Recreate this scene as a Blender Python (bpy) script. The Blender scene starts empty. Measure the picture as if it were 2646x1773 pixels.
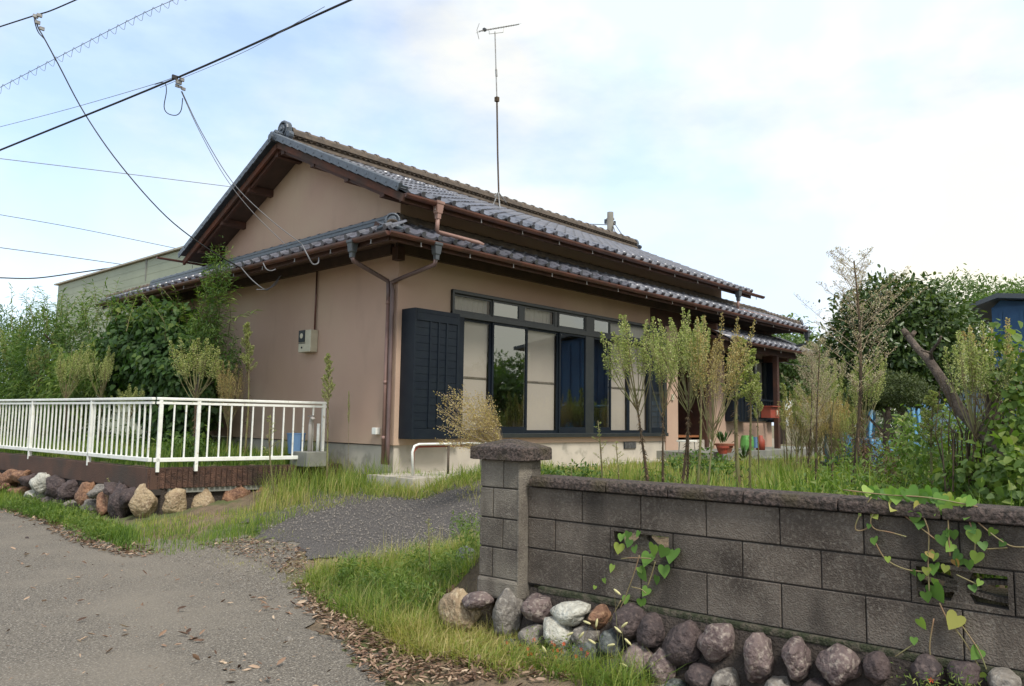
import bpy, math, random
import numpy as np
from mathutils import Vector, Matrix, noise
random.seed(11)
rng = np.random.default_rng(5)
scene = bpy.context.scene
COL = scene.collection
PI = math.pi

# ------------------------------------------------------------------ camera, world, sun, exposure
# metres; x runs along the window front of the house, y along its gable side, z up
CAMZ = 1.6
FPX = 1972.0
R = np.array([[0.68140216, -0.08351649, -0.72712866],
              [-0.73176511, -0.05802511, -0.6790824],
              [0.01452286, 0.9948156, -0.10065289]])
C0 = np.array([0, 0, CAMZ])
cam = bpy.data.cameras.new('camera')
cam.sensor_width = 36.0
cam.lens = FPX / 2646 * 36
cam.clip_end = 3000
cam.clip_start = 0.05
camo = bpy.data.objects.new('camera', cam)
COL.objects.link(camo)
M = Matrix.Identity(4)
for i in range(3):
    for j in range(3):
        M[i][j] = R[i][j]
M[2][3] = CAMZ
camo.matrix_world = M
scene.camera = camo

SUN = Vector((-0.25, -0.85, 1.15)).normalized()
world = bpy.data.worlds.new('World')
scene.world = world
world.use_nodes = True
nt = world.node_tree
nt.nodes.clear()
nn = nt.nodes.new
wo = nn('ShaderNodeOutputWorld'); bg = nn('ShaderNodeBackground')
sky = nn('ShaderNodeTexSky'); sky.sky_type = 'NISHITA'; sky.sun_disc = False
sky.sun_elevation = math.asin(SUN.z); sky.sun_rotation = math.atan2(SUN.x, SUN.y)
sky.air_density = 1.0; sky.dust_density = 1.0; sky.ozone_density = 1.0
bg.inputs['Strength'].default_value = 0.12
tc = nn('ShaderNodeTexCoord')
mp = nn('ShaderNodeMapping'); mp.inputs['Scale'].default_value = (1.0, 1.0, 2.4)
mp.inputs['Location'].default_value = (0.35, 0.1, 0.0)
n1 = nn('ShaderNodeTexNoise'); n1.inputs['Scale'].default_value = 2.1; n1.inputs['Detail'].default_value = 7
n1.inputs['Roughness'].default_value = 0.55
n2 = nn('ShaderNodeTexNoise'); n2.inputs['Scale'].default_value = 3.2; n2.inputs['Detail'].default_value = 5
L = nt.links.new
L(tc.outputs['Generated'], mp.inputs['Vector']); L(mp.outputs['Vector'], n1.inputs['Vector'])
L(tc.outputs['Generated'], n2.inputs['Vector'])
# the cloud sheet thickens towards the right of the view and towards the horizon
dotn = nn('ShaderNodeVectorMath'); dotn.operation = 'DOT_PRODUCT'
dotn.inputs[1].default_value = (0.70, -0.72, 0.0)
L(tc.outputs['Generated'], dotn.inputs[0])
ma = nn('ShaderNodeMath'); ma.operation = 'MULTIPLY_ADD'; ma.inputs[1].default_value = 0.20; 
L(dotn.outputs['Value'], ma.inputs[0]); L(n1.outputs['Fac'], ma.inputs[2])
cr = nn('ShaderNodeValToRGB')
cr.color_ramp.elements[0].position = 0.30; cr.color_ramp.elements[0].color = (0.33, 0.33, 0.33, 1)
cr.color_ramp.elements[1].position = 0.56; cr.color_ramp.elements[1].color = (1, 1, 1, 1)
L(ma.outputs[0], cr.inputs['Fac'])
cl = nn('ShaderNodeValToRGB')
cl.color_ramp.elements[0].position = 0.42; cl.color_ramp.elements[0].color = (3.25, 3.85, 4.7, 1)
cl.color_ramp.elements[1].position = 0.58; cl.color_ramp.elements[1].color = (4.25, 4.08, 3.5, 1)
L(n2.outputs['Fac'], cl.inputs['Fac'])
mix = nn('ShaderNodeMix'); mix.data_type = 'RGBA'
L(cr.outputs['Color'], mix.inputs[0]); L(sky.outputs['Color'], mix.inputs[6]); L(cl.outputs['Color'], mix.inputs[7])
L(mix.outputs[2], bg.inputs['Color']); L(bg.outputs[0], wo.inputs['Surface'])

sl = bpy.data.lights.new('sun', 'SUN'); sl.energy = 1.5; sl.angle = math.radians(14); sl.color = (1.0, 0.95, 0.87)
so = bpy.data.objects.new('sun', sl); COL.objects.link(so)
so.rotation_euler = SUN.to_track_quat('Z', 'Y').to_euler()
scene.view_settings.view_transform = 'Standard'
scene.view_settings.look = 'None'
scene.view_settings.gamma = 1.0
scene.view_settings.use_curve_mapping = False
scene.view_settings.exposure = 1.24

# ------------------------------------------------------------------ survey helpers (photo pixels -> points on known planes)
def ray(x, y):
    v = np.array([x - 1323.0, -(y - 886.5), -FPX]); v /= np.linalg.norm(v)
    return R @ v
def onx(x, y, p): d = ray(x, y); return C0 + d * (p / d[0])
def ony(x, y, p): d = ray(x, y); return C0 + d * (p / d[1])
def onz(x, y, p): d = ray(x, y); return C0 + d * ((p - CAMZ) / d[2])
def atd(x, y, dist): return C0 + ray(x, y) * dist
U = np.array([-0.083, 0.9965, 0.0])     # along the road
N = np.array([0.9965, 0.083, 0.0])      # from the road into the plot
def onn(x, y, c): d = ray(x, y); return C0 + d * (c / (d @ N))
def rf(s, n, z=0.0): return U * s + N * n + np.array([0, 0, z])
def pxof(p):
    v = R.T @ (np.asarray(p, float) - C0)
    return 1323 + FPX * v[0] / -v[2], 886.5 - FPX * v[1] / -v[2], -v[2]

# ------------------------------------------------------------------ object helpers
ORG = {}
def thing(name, loc, label, cat, group=None):
    o = bpy.data.objects.new(name, None); COL.objects.link(o)
    o.empty_display_size = 0.1
    o.location = Vector([float(c) for c in loc]); ORG[o.name] = Vector(o.location)
    o['label'] = label; o['category'] = cat
    if group: o['group'] = group
    return o
def tag(o, label=None, cat=None, group=None, kind=None):
    if label: o['label'] = label
    if cat: o['category'] = cat
    if group: o['group'] = group
    if kind: o['kind'] = kind
    return o
def org(parent):
    while parent is not None:
        if parent.name in ORG: return ORG[parent.name]
        parent = parent.parent
    return Vector((0, 0, 0))
def link(name, me, parent=None, M=None):
    """object from shared mesh; M is a world matrix"""
    o = bpy.data.objects.new(name, me); COL.objects.link(o)
    if parent is not None: o.parent = parent
    if M is not None:
        og = Vector((0, 0, 0))
        p = parent
        base = org(parent)
        o.matrix_basis = Matrix.Translation(-base) @ M if (parent is None or parent.name in ORG or True) else M
    return o
class MB:
    def __init__(s): s.v = []; s.f = []
    def add(s, vs, fs):
        b = len(s.v); s.v += [tuple(float(c) for c in v) for v in vs]; s.f += [tuple(b + i for i in f) for f in fs]
        return s
    def box(s, c, d, ex=(1, 0, 0), ey=(0, 1, 0), ez=(0, 0, 1)):
        c = np.array(c, float); ex = np.array(ex, float); ey = np.array(ey, float); ez = np.array(ez, float)
        vs = [c + ex * d[0] / 2 * i + ey * d[1] / 2 * j + ez * d[2] / 2 * k for i in (-1, 1) for j in (-1, 1) for k in (-1, 1)]
        return s.add(vs, [(0, 1, 3, 2), (4, 6, 7, 5), (0, 4, 5, 1), (2, 3, 7, 6), (0, 2, 6, 4), (1, 5, 7, 3)])
    def ab(s, a, b):
        a = np.minimum(a, b) if False else np.array(a, float); b = np.array(b, float)
        return s.box((a + b) / 2, np.abs(b - a))
    def bar(s, p, q, w, h, up=(0, 0, 1)):
        p = np.array(p, float); q = np.array(q, float); d = q - p; l = np.linalg.norm(d); ex = d / l
        ey = np.cross(up, ex); ey /= np.linalg.norm(ey); ez = np.cross(ex, ey)
        return s.box((p + q) / 2, (l, w, h), ex, ey, ez)
    def tube(s, pts, r, n=8, cap=True, r2=None):
        pts = [np.array(p, float) for p in pts]; m = len(pts)
        rs = [r] * m if np.isscalar(r) else list(r)
        b = len(s.v); prev = None
        for i, p in enumerate(pts):
            t = pts[min(i + 1, m - 1)] - pts[max(i - 1, 0)]; t /= (np.linalg.norm(t) + 1e-9)
            if prev is None:
                a = np.array([0, 0, 1.0]) if abs(t[2]) < 0.9 else np.array([1.0, 0, 0])
                e1 = np.cross(t, a)
            else:
                e1 = prev - t * (prev @ t)
            e1 /= np.linalg.norm(e1) + 1e-9; prev = e1; e2 = np.cross(t, e1)
            for k in range(n):
                a = 2 * PI * k / n
                s.v.append(tuple(p + (e1 * math.cos(a) + e2 * math.sin(a)) * rs[i]))
        for i in range(m - 1):
            for k in range(n):
                a = b + i * n + k; c = b + i * n + (k + 1) % n
                s.f.append((a, c, c + n, a + n))
        if cap:
            s.f.append(tuple(b + k for k in range(n))[::-1]); s.f.append(tuple(b + (m - 1) * n + k for k in range(n)))
        return s
    def extr(s, poly, o, ex, ey, ez, depth):
        """2D polygon in (ex,ey), extruded along ez by depth"""
        o = np.array(o, float); ex = np.array(ex, float); ey = np.array(ey, float); ez = np.array(ez, float)
        n = len(poly)
        vs = [o + ex * a + ey * b for a, b in poly] + [o + ex * a + ey * b + ez * depth for a, b in poly]
        return s.add(vs, [tuple(range(n))[::-1], tuple(range(n, 2 * n))] + [(i, (i + 1) % n, n + (i + 1) % n, n + i) for i in range(n)])
    def mesh(s, name, mat, smooth=False):
        me = bpy.data.meshes.new(name); me.from_pydata(s.v, [], s.f); me.materials.append(mat)
        if smooth: me.shade_smooth()
        me.update(); return me
    def build(s, name, mat, parent=None, smooth=False, bevel=0, kind=None, label=None):
        base = org(parent)
        me = bpy.data.meshes.new(name)
        me.from_pydata([(v[0] - base.x, v[1] - base.y, v[2] - base.z) for v in s.v], [], s.f)
        me.materials.append(mat)
        if smooth:
            me.shade_smooth()
        me.update()
        o = bpy.data.objects.new(name, me); COL.objects.link(o)
        if parent is not None: o.parent = parent
        if bevel:
            m = o.modifiers.new('bevel', 'BEVEL'); m.width = bevel; m.segments = 2; m.limit_method = 'ANGLE'
        if kind: o['kind'] = kind
        if label: o['label'] = label
        return o
def np_mesh(name, V, F, mat, attr=None, smooth=False):
    """V (n,3); F (m,k) constant-size faces; attr per face float"""
    me = bpy.data.meshes.new(name)
    n = len(V); m, k = F.shape
    me.vertices.add(n); me.vertices.foreach_set('co', np.ascontiguousarray(V, dtype=np.float32).ravel())
    me.loops.add(m * k); me.loops.foreach_set('vertex_index', np.ascontiguousarray(F, dtype=np.int32).ravel())
    me.polygons.add(m)
    me.polygons.foreach_set('loop_start', np.arange(0, m * k, k, dtype=np.int32))
    me.materials.append(mat)
    me.update(calc_edges=True)
    if attr is not None:
        a = me.attributes.new('rnd', 'FLOAT', 'FACE'); a.data.foreach_set('value', np.ascontiguousarray(attr, dtype=np.float32))
    if smooth: me.shade_smooth()
    me.validate()
    return me

# ------------------------------------------------------------------ materials
def mat(name, col, rough=0.8, col2=None, scale=8.0, contrast=(0.35, 0.65), bump=0.0, bscale=60.0, metal=0.0, spec=0.5,
        col3=None, scale3=2.0, lim3=(0.5, 0.65), detail=5, stretch=None, coat=0.0, bdist=0.01, col4=None, scale4=1.0, lim4=(0.5, 0.7), st4=None, objrand=0.0):
    m = bpy.data.materials.new(name); m.use_nodes = True
    t = m.node_tree; b = t.nodes['Principled BSDF']; l = t.links.new
    b.inputs['Roughness'].default_value = rough; b.inputs['Metallic'].default_value = metal
    b.inputs['Specular IOR Level'].default_value = spec; b.inputs['Coat Weight'].default_value = coat
    b.inputs['Base Color'].default_value = (*col, 1)
    geo = t.nodes.new('ShaderNodeNewGeometry'); vec = geo.outputs['Position']
    if stretch:
        mpn = t.nodes.new('ShaderNodeMapping'); mpn.inputs['Scale'].default_value = stretch
        l(vec, mpn.inputs['Vector']); vec = mpn.outputs['Vector']
    out = None
    def noise_ramp(sc, lo, hi, dt):
        nz = t.nodes.new('ShaderNodeTexNoise'); nz.inputs['Scale'].default_value = sc; nz.inputs['Detail'].default_value = dt
        l(vec, nz.inputs['Vector'])
        mr = t.nodes.new('ShaderNodeMapRange'); mr.inputs['From Min'].default_value = lo; mr.inputs['From Max'].default_value = hi
        l(nz.outputs['Fac'], mr.inputs['Value']); return mr.outputs['Result']
    if col2:
        mx = t.nodes.new('ShaderNodeMix'); mx.data_type = 'RGBA'
        mx.inputs[6].default_value = (*col, 1); mx.inputs[7].default_value = (*col2, 1)
        l(noise_ramp(scale, *contrast, detail), mx.inputs[0]); out = mx.outputs[2]
    if col3:
        mx = t.nodes.new('ShaderNodeMix'); mx.data_type = 'RGBA'
        if out: l(out, mx.inputs[6])
        else: mx.inputs[6].default_value = (*col, 1)
        mx.inputs[7].default_value = (*col3, 1)
        l(noise_ramp(scale3, *lim3, 4), mx.inputs[0]); out = mx.outputs[2]
    if col4:
        if st4:
            mpn = t.nodes.new('ShaderNodeMapping'); mpn.inputs['Scale'].default_value = st4
            l(geo.outputs['Position'], mpn.inputs['Vector']); vec = mpn.outputs['Vector']
        mx = t.nodes.new('ShaderNodeMix'); mx.data_type = 'RGBA'
        if out: l(out, mx.inputs[6])
        else: mx.inputs[6].default_value = (*col, 1)
        mx.inputs[7].default_value = (*col4, 1)
        l(noise_ramp(scale4, *lim4, 6), mx.inputs[0]); out = mx.outputs[2]
    if objrand:
        oi = t.nodes.new('ShaderNodeObjectInfo'); mr2 = t.nodes.new('ShaderNodeMapRange')
        mr2.inputs['To Min'].default_value = 1 - objrand; mr2.inputs['To Max'].default_value = 1 + objrand
        l(oi.outputs['Random'], mr2.inputs['Value'])
        cc = t.nodes.new('ShaderNodeVectorMath'); cc.operation = 'SCALE'; l(mr2.outputs['Result'], cc.inputs['Scale'])
        if out: l(out, cc.inputs[0])
        else: cc.inputs[0].default_value = col
        out = cc.outputs['Vector']
    if out: l(out, b.inputs['Base Color'])
    if bump:
        nz = t.nodes.new('ShaderNodeTexNoise'); nz.inputs['Scale'].default_value = bscale; nz.inputs['Detail'].default_value = 4
        l(geo.outputs['Position'], nz.inputs['Vector'])
        bp = t.nodes.new('ShaderNodeBump'); bp.inputs['Strength'].default_value = bump; bp.inputs['Distance'].default_value = bdist
        l(nz.outputs['Fac'], bp.inputs['Height']); l(bp.outputs['Normal'], b.inputs['Normal'])
    return m
def leafmat(name, cols, rough=0.55, trans=0.35, objvar=False):
    """cols: list of (pos,color) on the per-face attribute rnd (or per object random)"""
    m = bpy.data.materials.new(name); m.use_nodes = True
    t = m.node_tree; l = t.links.new; b = t.nodes['Principled BSDF']; out = t.nodes['Material Output']
    if objvar:
        a = t.nodes.new('ShaderNodeObjectInfo'); src = a.outputs['Random']
    else:
        a = t.nodes.new('ShaderNodeAttribute'); a.attribute_name = 'rnd'; src = a.outputs['Fac']
    r = t.nodes.new('ShaderNodeValToRGB')
    el = r.color_ramp.elements
    while len(el) < len(cols): el.new(0.5)
    for e, (p, c) in zip(el, cols): e.position = p; e.color = (*c, 1)
    l(src, r.inputs['Fac']); l(r.outputs['Color'], b.inputs['Base Color'])
    b.inputs['Roughness'].default_value = rough; b.inputs['Specular IOR Level'].default_value = 0.35
    tr = t.nodes.new('ShaderNodeBsdfTranslucent'); mx = t.nodes.new('ShaderNodeMixShader'); mx.inputs[0].default_value = trans
    g = t.nodes.new('ShaderNodeMix'); g.data_type = 'RGBA'; g.blend_type = 'MULTIPLY'; g.inputs[0].default_value = 1.0
    g.inputs[7].default_value = (1.5, 1.7, 0.7, 1); l(r.outputs['Color'], g.inputs[6])
    l(g.outputs[2], tr.inputs['Color'])
    l(b.outputs[0], mx.inputs[1]); l(tr.outputs[0], mx.inputs[2]); l(mx.outputs[0], out.inputs['Surface'])
    return m
def glassmat(name, refl=0.4, tint=(0.75, 0.8, 0.8)):
    m = bpy.data.materials.new(name); m.use_nodes = True
    t = m.node_tree; l = t.links.new; t.nodes.remove(t.nodes['Principled BSDF']); out = t.nodes['Material Output']
    a = t.nodes.new('ShaderNodeBsdfTransparent'); a.inputs[0].default_value = (*tint, 1)
    g = t.nodes.new('ShaderNodeBsdfGlossy'); g.inputs['Roughness'].default_value = 0.02; g.inputs['Color'].default_value = (0.85, 0.9, 0.9, 1)
    lw = t.nodes.new('ShaderNodeLayerWeight'); lw.inputs['Blend'].default_value = 0.5
    pw = t.nodes.new('ShaderNodeMath'); pw.operation = 'POWER'; pw.inputs[1].default_value = 5.0; l(lw.outputs['Facing'], pw.inputs[0])
    mr = t.nodes.new('ShaderNodeMapRange'); mr.inputs['To Min'].default_value = refl; l(pw.outputs[0], mr.inputs['Value'])
    mx = t.nodes.new('ShaderNodeMixShader'); l(mr.outputs[0], mx.inputs[0]); l(a.outputs[0], mx.inputs[1]); l(g.outputs[0], mx.inputs[2])
    l(mx.outputs[0], out.inputs['Surface']); return m

Mt = {}
Mt['stucco'] = mat('pink beige stucco', (0.50, 0.345, 0.26), 0.9, (0.45, 0.305, 0.23), 0.9, (0.3, 0.7), 0.35, 220, bdist=0.004, spec=0.2,
                   col3=(0.50, 0.375, 0.265), scale3=0.6, lim3=(0.45, 0.75), col4=(0.40, 0.28, 0.215), scale4=2.2, lim4=(0.56, 0.9), st4=(1.3, 1.3, 0.4))
Mt['tile'] = mat('smoked silver roof tile', (0.092, 0.093, 0.112), 0.28, (0.12, 0.12, 0.138), 1.7, (0.35, 0.7), spec=1.0, col3=(0.055, 0.057, 0.068), scale3=4.1, lim3=(0.55, 0.68), objrand=0.3)
Mt['ridge'] = mat('weathered ridge tile', (0.15, 0.115, 0.085), 0.75, (0.085, 0.068, 0.055), 9, (0.35, 0.65), 0.3, 70)
Mt['ornament'] = mat('grey glazed ornament tile', (0.075, 0.09, 0.11), 0.4, (0.045, 0.055, 0.068), 20, (0.35, 0.65), 0.2, 60, spec=0.7)
Mt['wood'] = mat('dark red brown timber', (0.060, 0.028, 0.019), 0.7, (0.09, 0.035, 0.020), 5, (0.4, 0.65), 0.3, 40, stretch=(1, 1, 1))
Mt['wood_red'] = mat('weathered barge board', (0.13, 0.042, 0.020), 0.8, (0.06, 0.035, 0.024), 3, (0.35, 0.65), 0.3, 50)
Mt['soffit'] = mat('dark soffit board', (0.085, 0.052, 0.038), 0.8, (0.06, 0.038, 0.028), 6)
Mt['copper'] = mat('brown painted gutter', (0.13, 0.048, 0.032), 0.45, (0.08, 0.034, 0.024), 4, (0.4, 0.6), spec=0.6)
Mt['pipe_pink'] = mat('faded pink downpipe', (0.30, 0.175, 0.14), 0.5, (0.22, 0.13, 0.105), 6)
Mt['pipe_brown'] = mat('brown downpipe', (0.10, 0.065, 0.058), 0.45, (0.15, 0.095, 0.085), 3)
Mt['hopper'] = mat('grey rain hopper', (0.06, 0.068, 0.075), 0.45)
Mt['black'] = mat('blue black aluminium', (0.006, 0.010, 0.017), 0.5, (0.009, 0.014, 0.020), 7, spec=0.25)
Mt['bronze'] = mat('dark bronze window frame', (0.018, 0.022, 0.023), 0.4, (0.028, 0.031, 0.029), 9, spec=0.6)
Mt['shoji'] = mat('beige paper screen', (0.40, 0.355, 0.315), 0.85, (0.36, 0.32, 0.285), 1.2)
Mt['concrete'] = mat('pale concrete', (0.50, 0.45, 0.37), 0.9, (0.40, 0.36, 0.30), 2.5, (0.35, 0.65), 0.3, 90, col3=(0.27, 0.25, 0.2), scale3=4, lim3=(0.58, 0.72))
Mt['slab'] = mat('grey green concrete slab', (0.25, 0.25, 0.21), 0.9, (0.18, 0.18, 0.16), 4, (0.35, 0.65), 0.3, 90)
Mt['glass'] = glassmat('window glass', 0.26)
Mt['glass_soft'] = glassmat('curtained glass', 0.045, (0.96,0.96,0.93))
Mt['white'] = mat('white painted steel', (0.80, 0.80, 0.74), 0.45, (0.70, 0.70, 0.62), 12, (0.45, 0.7), col3=(0.55, 0.50, 0.38), scale3=20, lim3=(0.63, 0.72))
Mt['kerb'] = mat('brown split block', (0.13, 0.068, 0.045), 0.95, (0.055, 0.03, 0.022), 18, (0.35, 0.65), 1.0, 60, col3=(0.05, 0.032, 0.023), scale3=3, lim3=(0.5, 0.68), bdist=0.03, objrand=0.25)
Mt['kerb_plain'] = mat('brown rendered kerb', (0.10, 0.054, 0.036), 0.95, (0.065, 0.037, 0.027), 3, (0.35, 0.65), 0.6, 50, col3=(0.06, 0.045, 0.035), scale3=1.5, lim3=(0.5, 0.7), bdist=0.01)
Mt['block'] = mat('weathered grey block', (0.155, 0.127, 0.102), 0.95, (0.062, 0.048, 0.038), 3.6, (0.36, 0.66), 1.0, 120, col3=(0.215, 0.19, 0.155), scale3=60, lim3=(0.5, 0.85), bdist=0.012, detail=9, col4=(0.050, 0.040, 0.032), scale4=3.0, lim4=(0.50, 0.74), st4=(1.5, 1.5, .45), objrand=0.22)
Mt['block_light'] = mat('paler pillar block', (0.215, 0.188, 0.150), 0.95, (0.115, 0.097, 0.08), 5, (0.34, 0.66), 1.0, 120, col3=(0.27, 0.24, 0.19), scale3=60, lim3=(0.5, 0.85), bdist=0.012, detail=9, col4=(0.075, 0.06, 0.047), scale4=3.2, lim4=(0.54, 0.76), st4=(1.5, 1.5, .45), objrand=0.15)
Mt['joint'] = mat('dark mortar joint', (0.040, 0.033, 0.028), 1.0)
Mt['cope'] = mat('mossy rough coping', (0.11, 0.080, 0.068), 1.0, (0.032, 0.025, 0.02), 45, (0.38, 0.62), 1.0, 55, col3=(0.07, 0.055, 0.03), scale3=5, lim3=(0.5, 0.7), bdist=0.03)
Mt['moss'] = mat('black moss ledge', (0.035, 0.04, 0.018), 1.0, (0.10, 0.085, 0.06), 25, (0.45, 0.65), 1.0, 90, bdist=0.02)
Mt['mortar'] = mat('dark stained mortar', (0.060, 0.046, 0.037), 1.0, (0.028, 0.022, 0.018), 7, (0.35, 0.65), 1.0, 60, bdist=0.02)
def stonemat(name, a, b, c):
    a, b, c = [tuple(.88 * x for x in q) for q in (a, b, c)]
    return mat(name, a, 0.85, b, 7, (0.35, 0.65), 1.0, 30, col3=tuple(.45 * x + .55 * y for x, y in zip(a, c)), scale3=40, lim3=(0.50, 0.70), bdist=0.03, detail=10)
Mt['st_tan'] = stonemat('tan stone', (0.44, 0.33, 0.20), (0.26, 0.18, 0.11), (0.55, 0.46, 0.32))
Mt['st_red'] = stonemat('reddish stone', (0.30, 0.155, 0.085), (0.13, 0.065, 0.042), (0.42, 0.27, 0.16))
Mt['st_dark'] = stonemat('dark purple stone', (0.085, 0.058, 0.054), (0.045, 0.034, 0.034), (0.17, 0.13, 0.115))
Mt['st_white'] = stonemat('white speckled stone', (0.55, 0.53, 0.45), (0.32, 0.30, 0.25), (0.72, 0.72, 0.64))
Mt['st_grey'] = stonemat('grey stone', (0.25, 0.22, 0.185), (0.13, 0.115, 0.10), (0.40, 0.37, 0.32))
Mt['st_blue'] = stonemat('slate blue stone', (0.115, 0.125, 0.115), (0.06, 0.065, 0.06), (0.22, 0.235, 0.215))
Mt['st_mauve'] = stonemat('mauve mottled stone', (0.21, 0.155, 0.14), (0.095, 0.065, 0.062), (0.46, 0.40, 0.33))
Mt['asphalt'] = mat('worn asphalt', (0.180, 0.155, 0.122), 0.92, (0.085, 0.073, 0.060), 120, (0.46, 0.56), 1.0, 110, col3=(0.32, 0.285, 0.235), scale3=70, lim3=(0.57, 0.63), bdist=0.012, col4=(0.215, 0.185, 0.145), scale4=0.9, lim4=(0.45, 0.75), detail=3)
Mt['tarmac'] = mat('dark gravelly tarmac', (0.060, 0.053, 0.050), 0.9, (0.11, 0.098, 0.09), 60, (0.45, 0.6), 1.0, 120, col3=(0.30, 0.27, 0.23), scale3=75, lim3=(0.60, 0.70), bdist=0.012)
Mt['soil'] = mat('dry soil', (0.22, 0.16, 0.10), 1.0, (0.13, 0.095, 0.06), 6, (0.35, 0.65), 1.0, 50, col3=(0.11, 0.13, 0.045), scale3=1.4, lim3=(0.46, 0.62), bdist=0.03)
Mt['bark'] = mat('grey brown bark', (0.14, 0.105, 0.078), 0.95, (0.07, 0.052, 0.04), 25, (0.35, 0.65), 1.0, 60, bdist=0.02, stretch=(1, 1, 0.3))
Mt['stem_green'] = mat('green brown stem', (0.19, 0.20, 0.07), 0.8, (0.14, 0.10, 0.05), 9)
Mt['stem_dark'] = mat('dead dark stem', (0.10, 0.065, 0.035), 0.9, (0.05, 0.035, 0.02), 20)
Mt['wire'] = mat('black cable', (0.02, 0.02, 0.022), 0.6)
Mt['wire_grey'] = mat('grey cable', (0.16, 0.16, 0.17), 0.6)
Mt['steel'] = mat('galvanised steel', (0.35, 0.35, 0.34), 0.4, (0.22, 0.20, 0.18), 15, metal=0.5)
Mt['siding'] = mat('pale green metal siding', (0.34, 0.36, 0.25), 0.6, (0.30, 0.32, 0.22), 1.0)
Mt['meter'] = mat('cream meter box', (0.58, 0.54, 0.41), 0.5, (0.5, 0.46, 0.34), 8)
Mt['dark'] = mat('dark plastic', (0.02, 0.025, 0.03), 0.4)
Mt['red'] = mat('red painted metal', (0.33, 0.055, 0.03), 0.6, (0.28, 0.07, 0.04), 9)
Mt['terracotta'] = mat('terracotta', (0.28, 0.095, 0.05), 0.8, (0.22, 0.075, 0.04), 9)
Mt['cargreen'] = mat('bright green bag', (0.12, 0.32, 0.07), 0.6)
Mt['blue_plastic'] = mat('blue plastic', (0.12, 0.22, 0.38), 0.5)
Mt['car'] = mat('light blue car paint', (0.09, 0.27, 0.46), 0.3, spec=0.8, coat=0.6)
Mt['car_dark'] = mat('blue wheel cover', (0.03, 0.17, 0.33), 0.35)
Mt['rubber'] = mat('black rubber', (0.02, 0.02, 0.02), 0.8)
Mt['blue_wall'] = mat('blue sheet wall', (0.015, 0.06, 0.14), 0.6, (0.025, 0.09, 0.19), 2)
Mt['greysid'] = mat('grey blue siding', (0.30, 0.36, 0.40), 0.7)
Mt['inner'] = mat('brown interior plaster', (0.30, 0.25, 0.18), 0.9)
Mt['inner_wood'] = mat('orange brown interior timber', (0.30, 0.12, 0.05), 0.5)
Mt['pole'] = mat('grey concrete pole', (0.20, 0.19, 0.16), 0.9, (0.15, 0.14, 0.12), 2)
Mt['chrome'] = mat('white plastic pipe', (0.55, 0.50, 0.45), 0.5)
G = lambda *a: list(a)
Mt['lf_mid'] = leafmat('mid green leaves', [(0, (0.035, 0.075, 0.018)), (0.5, (0.085, 0.15, 0.032)), (1, (0.20, 0.26, 0.06))])
Mt['lf_ivy'] = leafmat('broad ivy leaves', [(0, (0.025, 0.055, 0.015)), (0.6, (0.06, 0.12, 0.028)), (1, (0.22, 0.26, 0.06))])
Mt['lf_dark'] = leafmat('dark glossy leaves', [(0, (0.022, 0.045, 0.014)), (0.5, (0.06, 0.10, 0.025)), (0.85, (0.14, 0.18, 0.05)), (0.95, (0.20, 0.11, 0.04)), (1, (0.22, 0.10, 0.04))], rough=0.35, trans=0.2)
Mt['lf_bamboo'] = leafmat('yellow green leaves', [(0, (0.06, 0.11, 0.025)), (0.5, (0.13, 0.20, 0.04)), (1, (0.28, 0.29, 0.08))])
Mt['lf_olive'] = leafmat('olive topiary leaves', [(0, (0.04, 0.06, 0.02)), (0.7, (0.08, 0.10, 0.03)), (1, (0.17, 0.17, 0.07))], trans=0.2)
Mt['lf_far'] = leafmat('distant leaves', [(0, (0.06, 0.10, 0.035)), (0.6, (0.12, 0.18, 0.06)), (1, (0.22, 0.26, 0.09))])
Mt['grass'] = leafmat('green grass', [(0, (0.07, 0.13, 0.025)), (0.35, (0.16, 0.24, 0.045)), (0.7, (0.28, 0.32, 0.07)), (1, (0.46, 0.38, 0.17))], trans=0.4)
Mt['grass_dry'] = leafmat('dry straw grass', [(0, (0.15, 0.18, 0.05)), (0.4, (0.33, 0.31, 0.12)), (1, (0.55, 0.43, 0.22))], trans=0.3)
Mt['litter'] = leafmat('dead leaf litter', [(0, (0.07, 0.04, 0.028)), (0.4, (0.19, 0.115, 0.075)), (0.8, (0.34, 0.23, 0.16)), (1, (0.50, 0.38, 0.27))], trans=0.05, rough=0.8)
Mt['bud'] = leafmat('cream green weed buds', [(0, (0.22, 0.28, 0.08)), (0.5, (0.40, 0.44, 0.16)), (1, (0.64, 0.61, 0.34))], trans=0.25)
Mt['bud_dry'] = leafmat('straw coloured weed buds', [(0, (0.36, 0.25, 0.10)), (0.5, (0.55, 0.42, 0.20)), (1, (0.68, 0.58, 0.34))], trans=0.25)
Mt['bud_pale'] = leafmat('pale pinkish dry weed buds', [(0, (0.42, 0.36, 0.26)), (0.5, (0.58, 0.50, 0.38)), (1, (0.72, 0.62, 0.52))], trans=0.2)
Mt['heart'] = leafmat('heart shaped vine leaves', [(0, (0.08, 0.17, 0.035)), (0.5, (0.15, 0.28, 0.05)), (0.85, (0.30, 0.42, 0.08)), (0.95, (0.42, 0.40, 0.10)), (1, (0.34, 0.20, 0.07))], objvar=True, trans=0.35)
Mt['vine'] = mat('reddish vine stem', (0.26, 0.15, 0.085), 0.7, (0.22, 0.22, 0.09), 9)
Mt['flower'] = mat('orange red petals', (0.75, 0.10, 0.02), 0.6)
Mt['deadleaf'] = leafmat('dead hanging leaves', [(0, (0.05, 0.035, 0.02)), (0.6, (0.12, 0.075, 0.04)), (1, (0.22, 0.15, 0.08))], trans=0.1)

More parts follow.
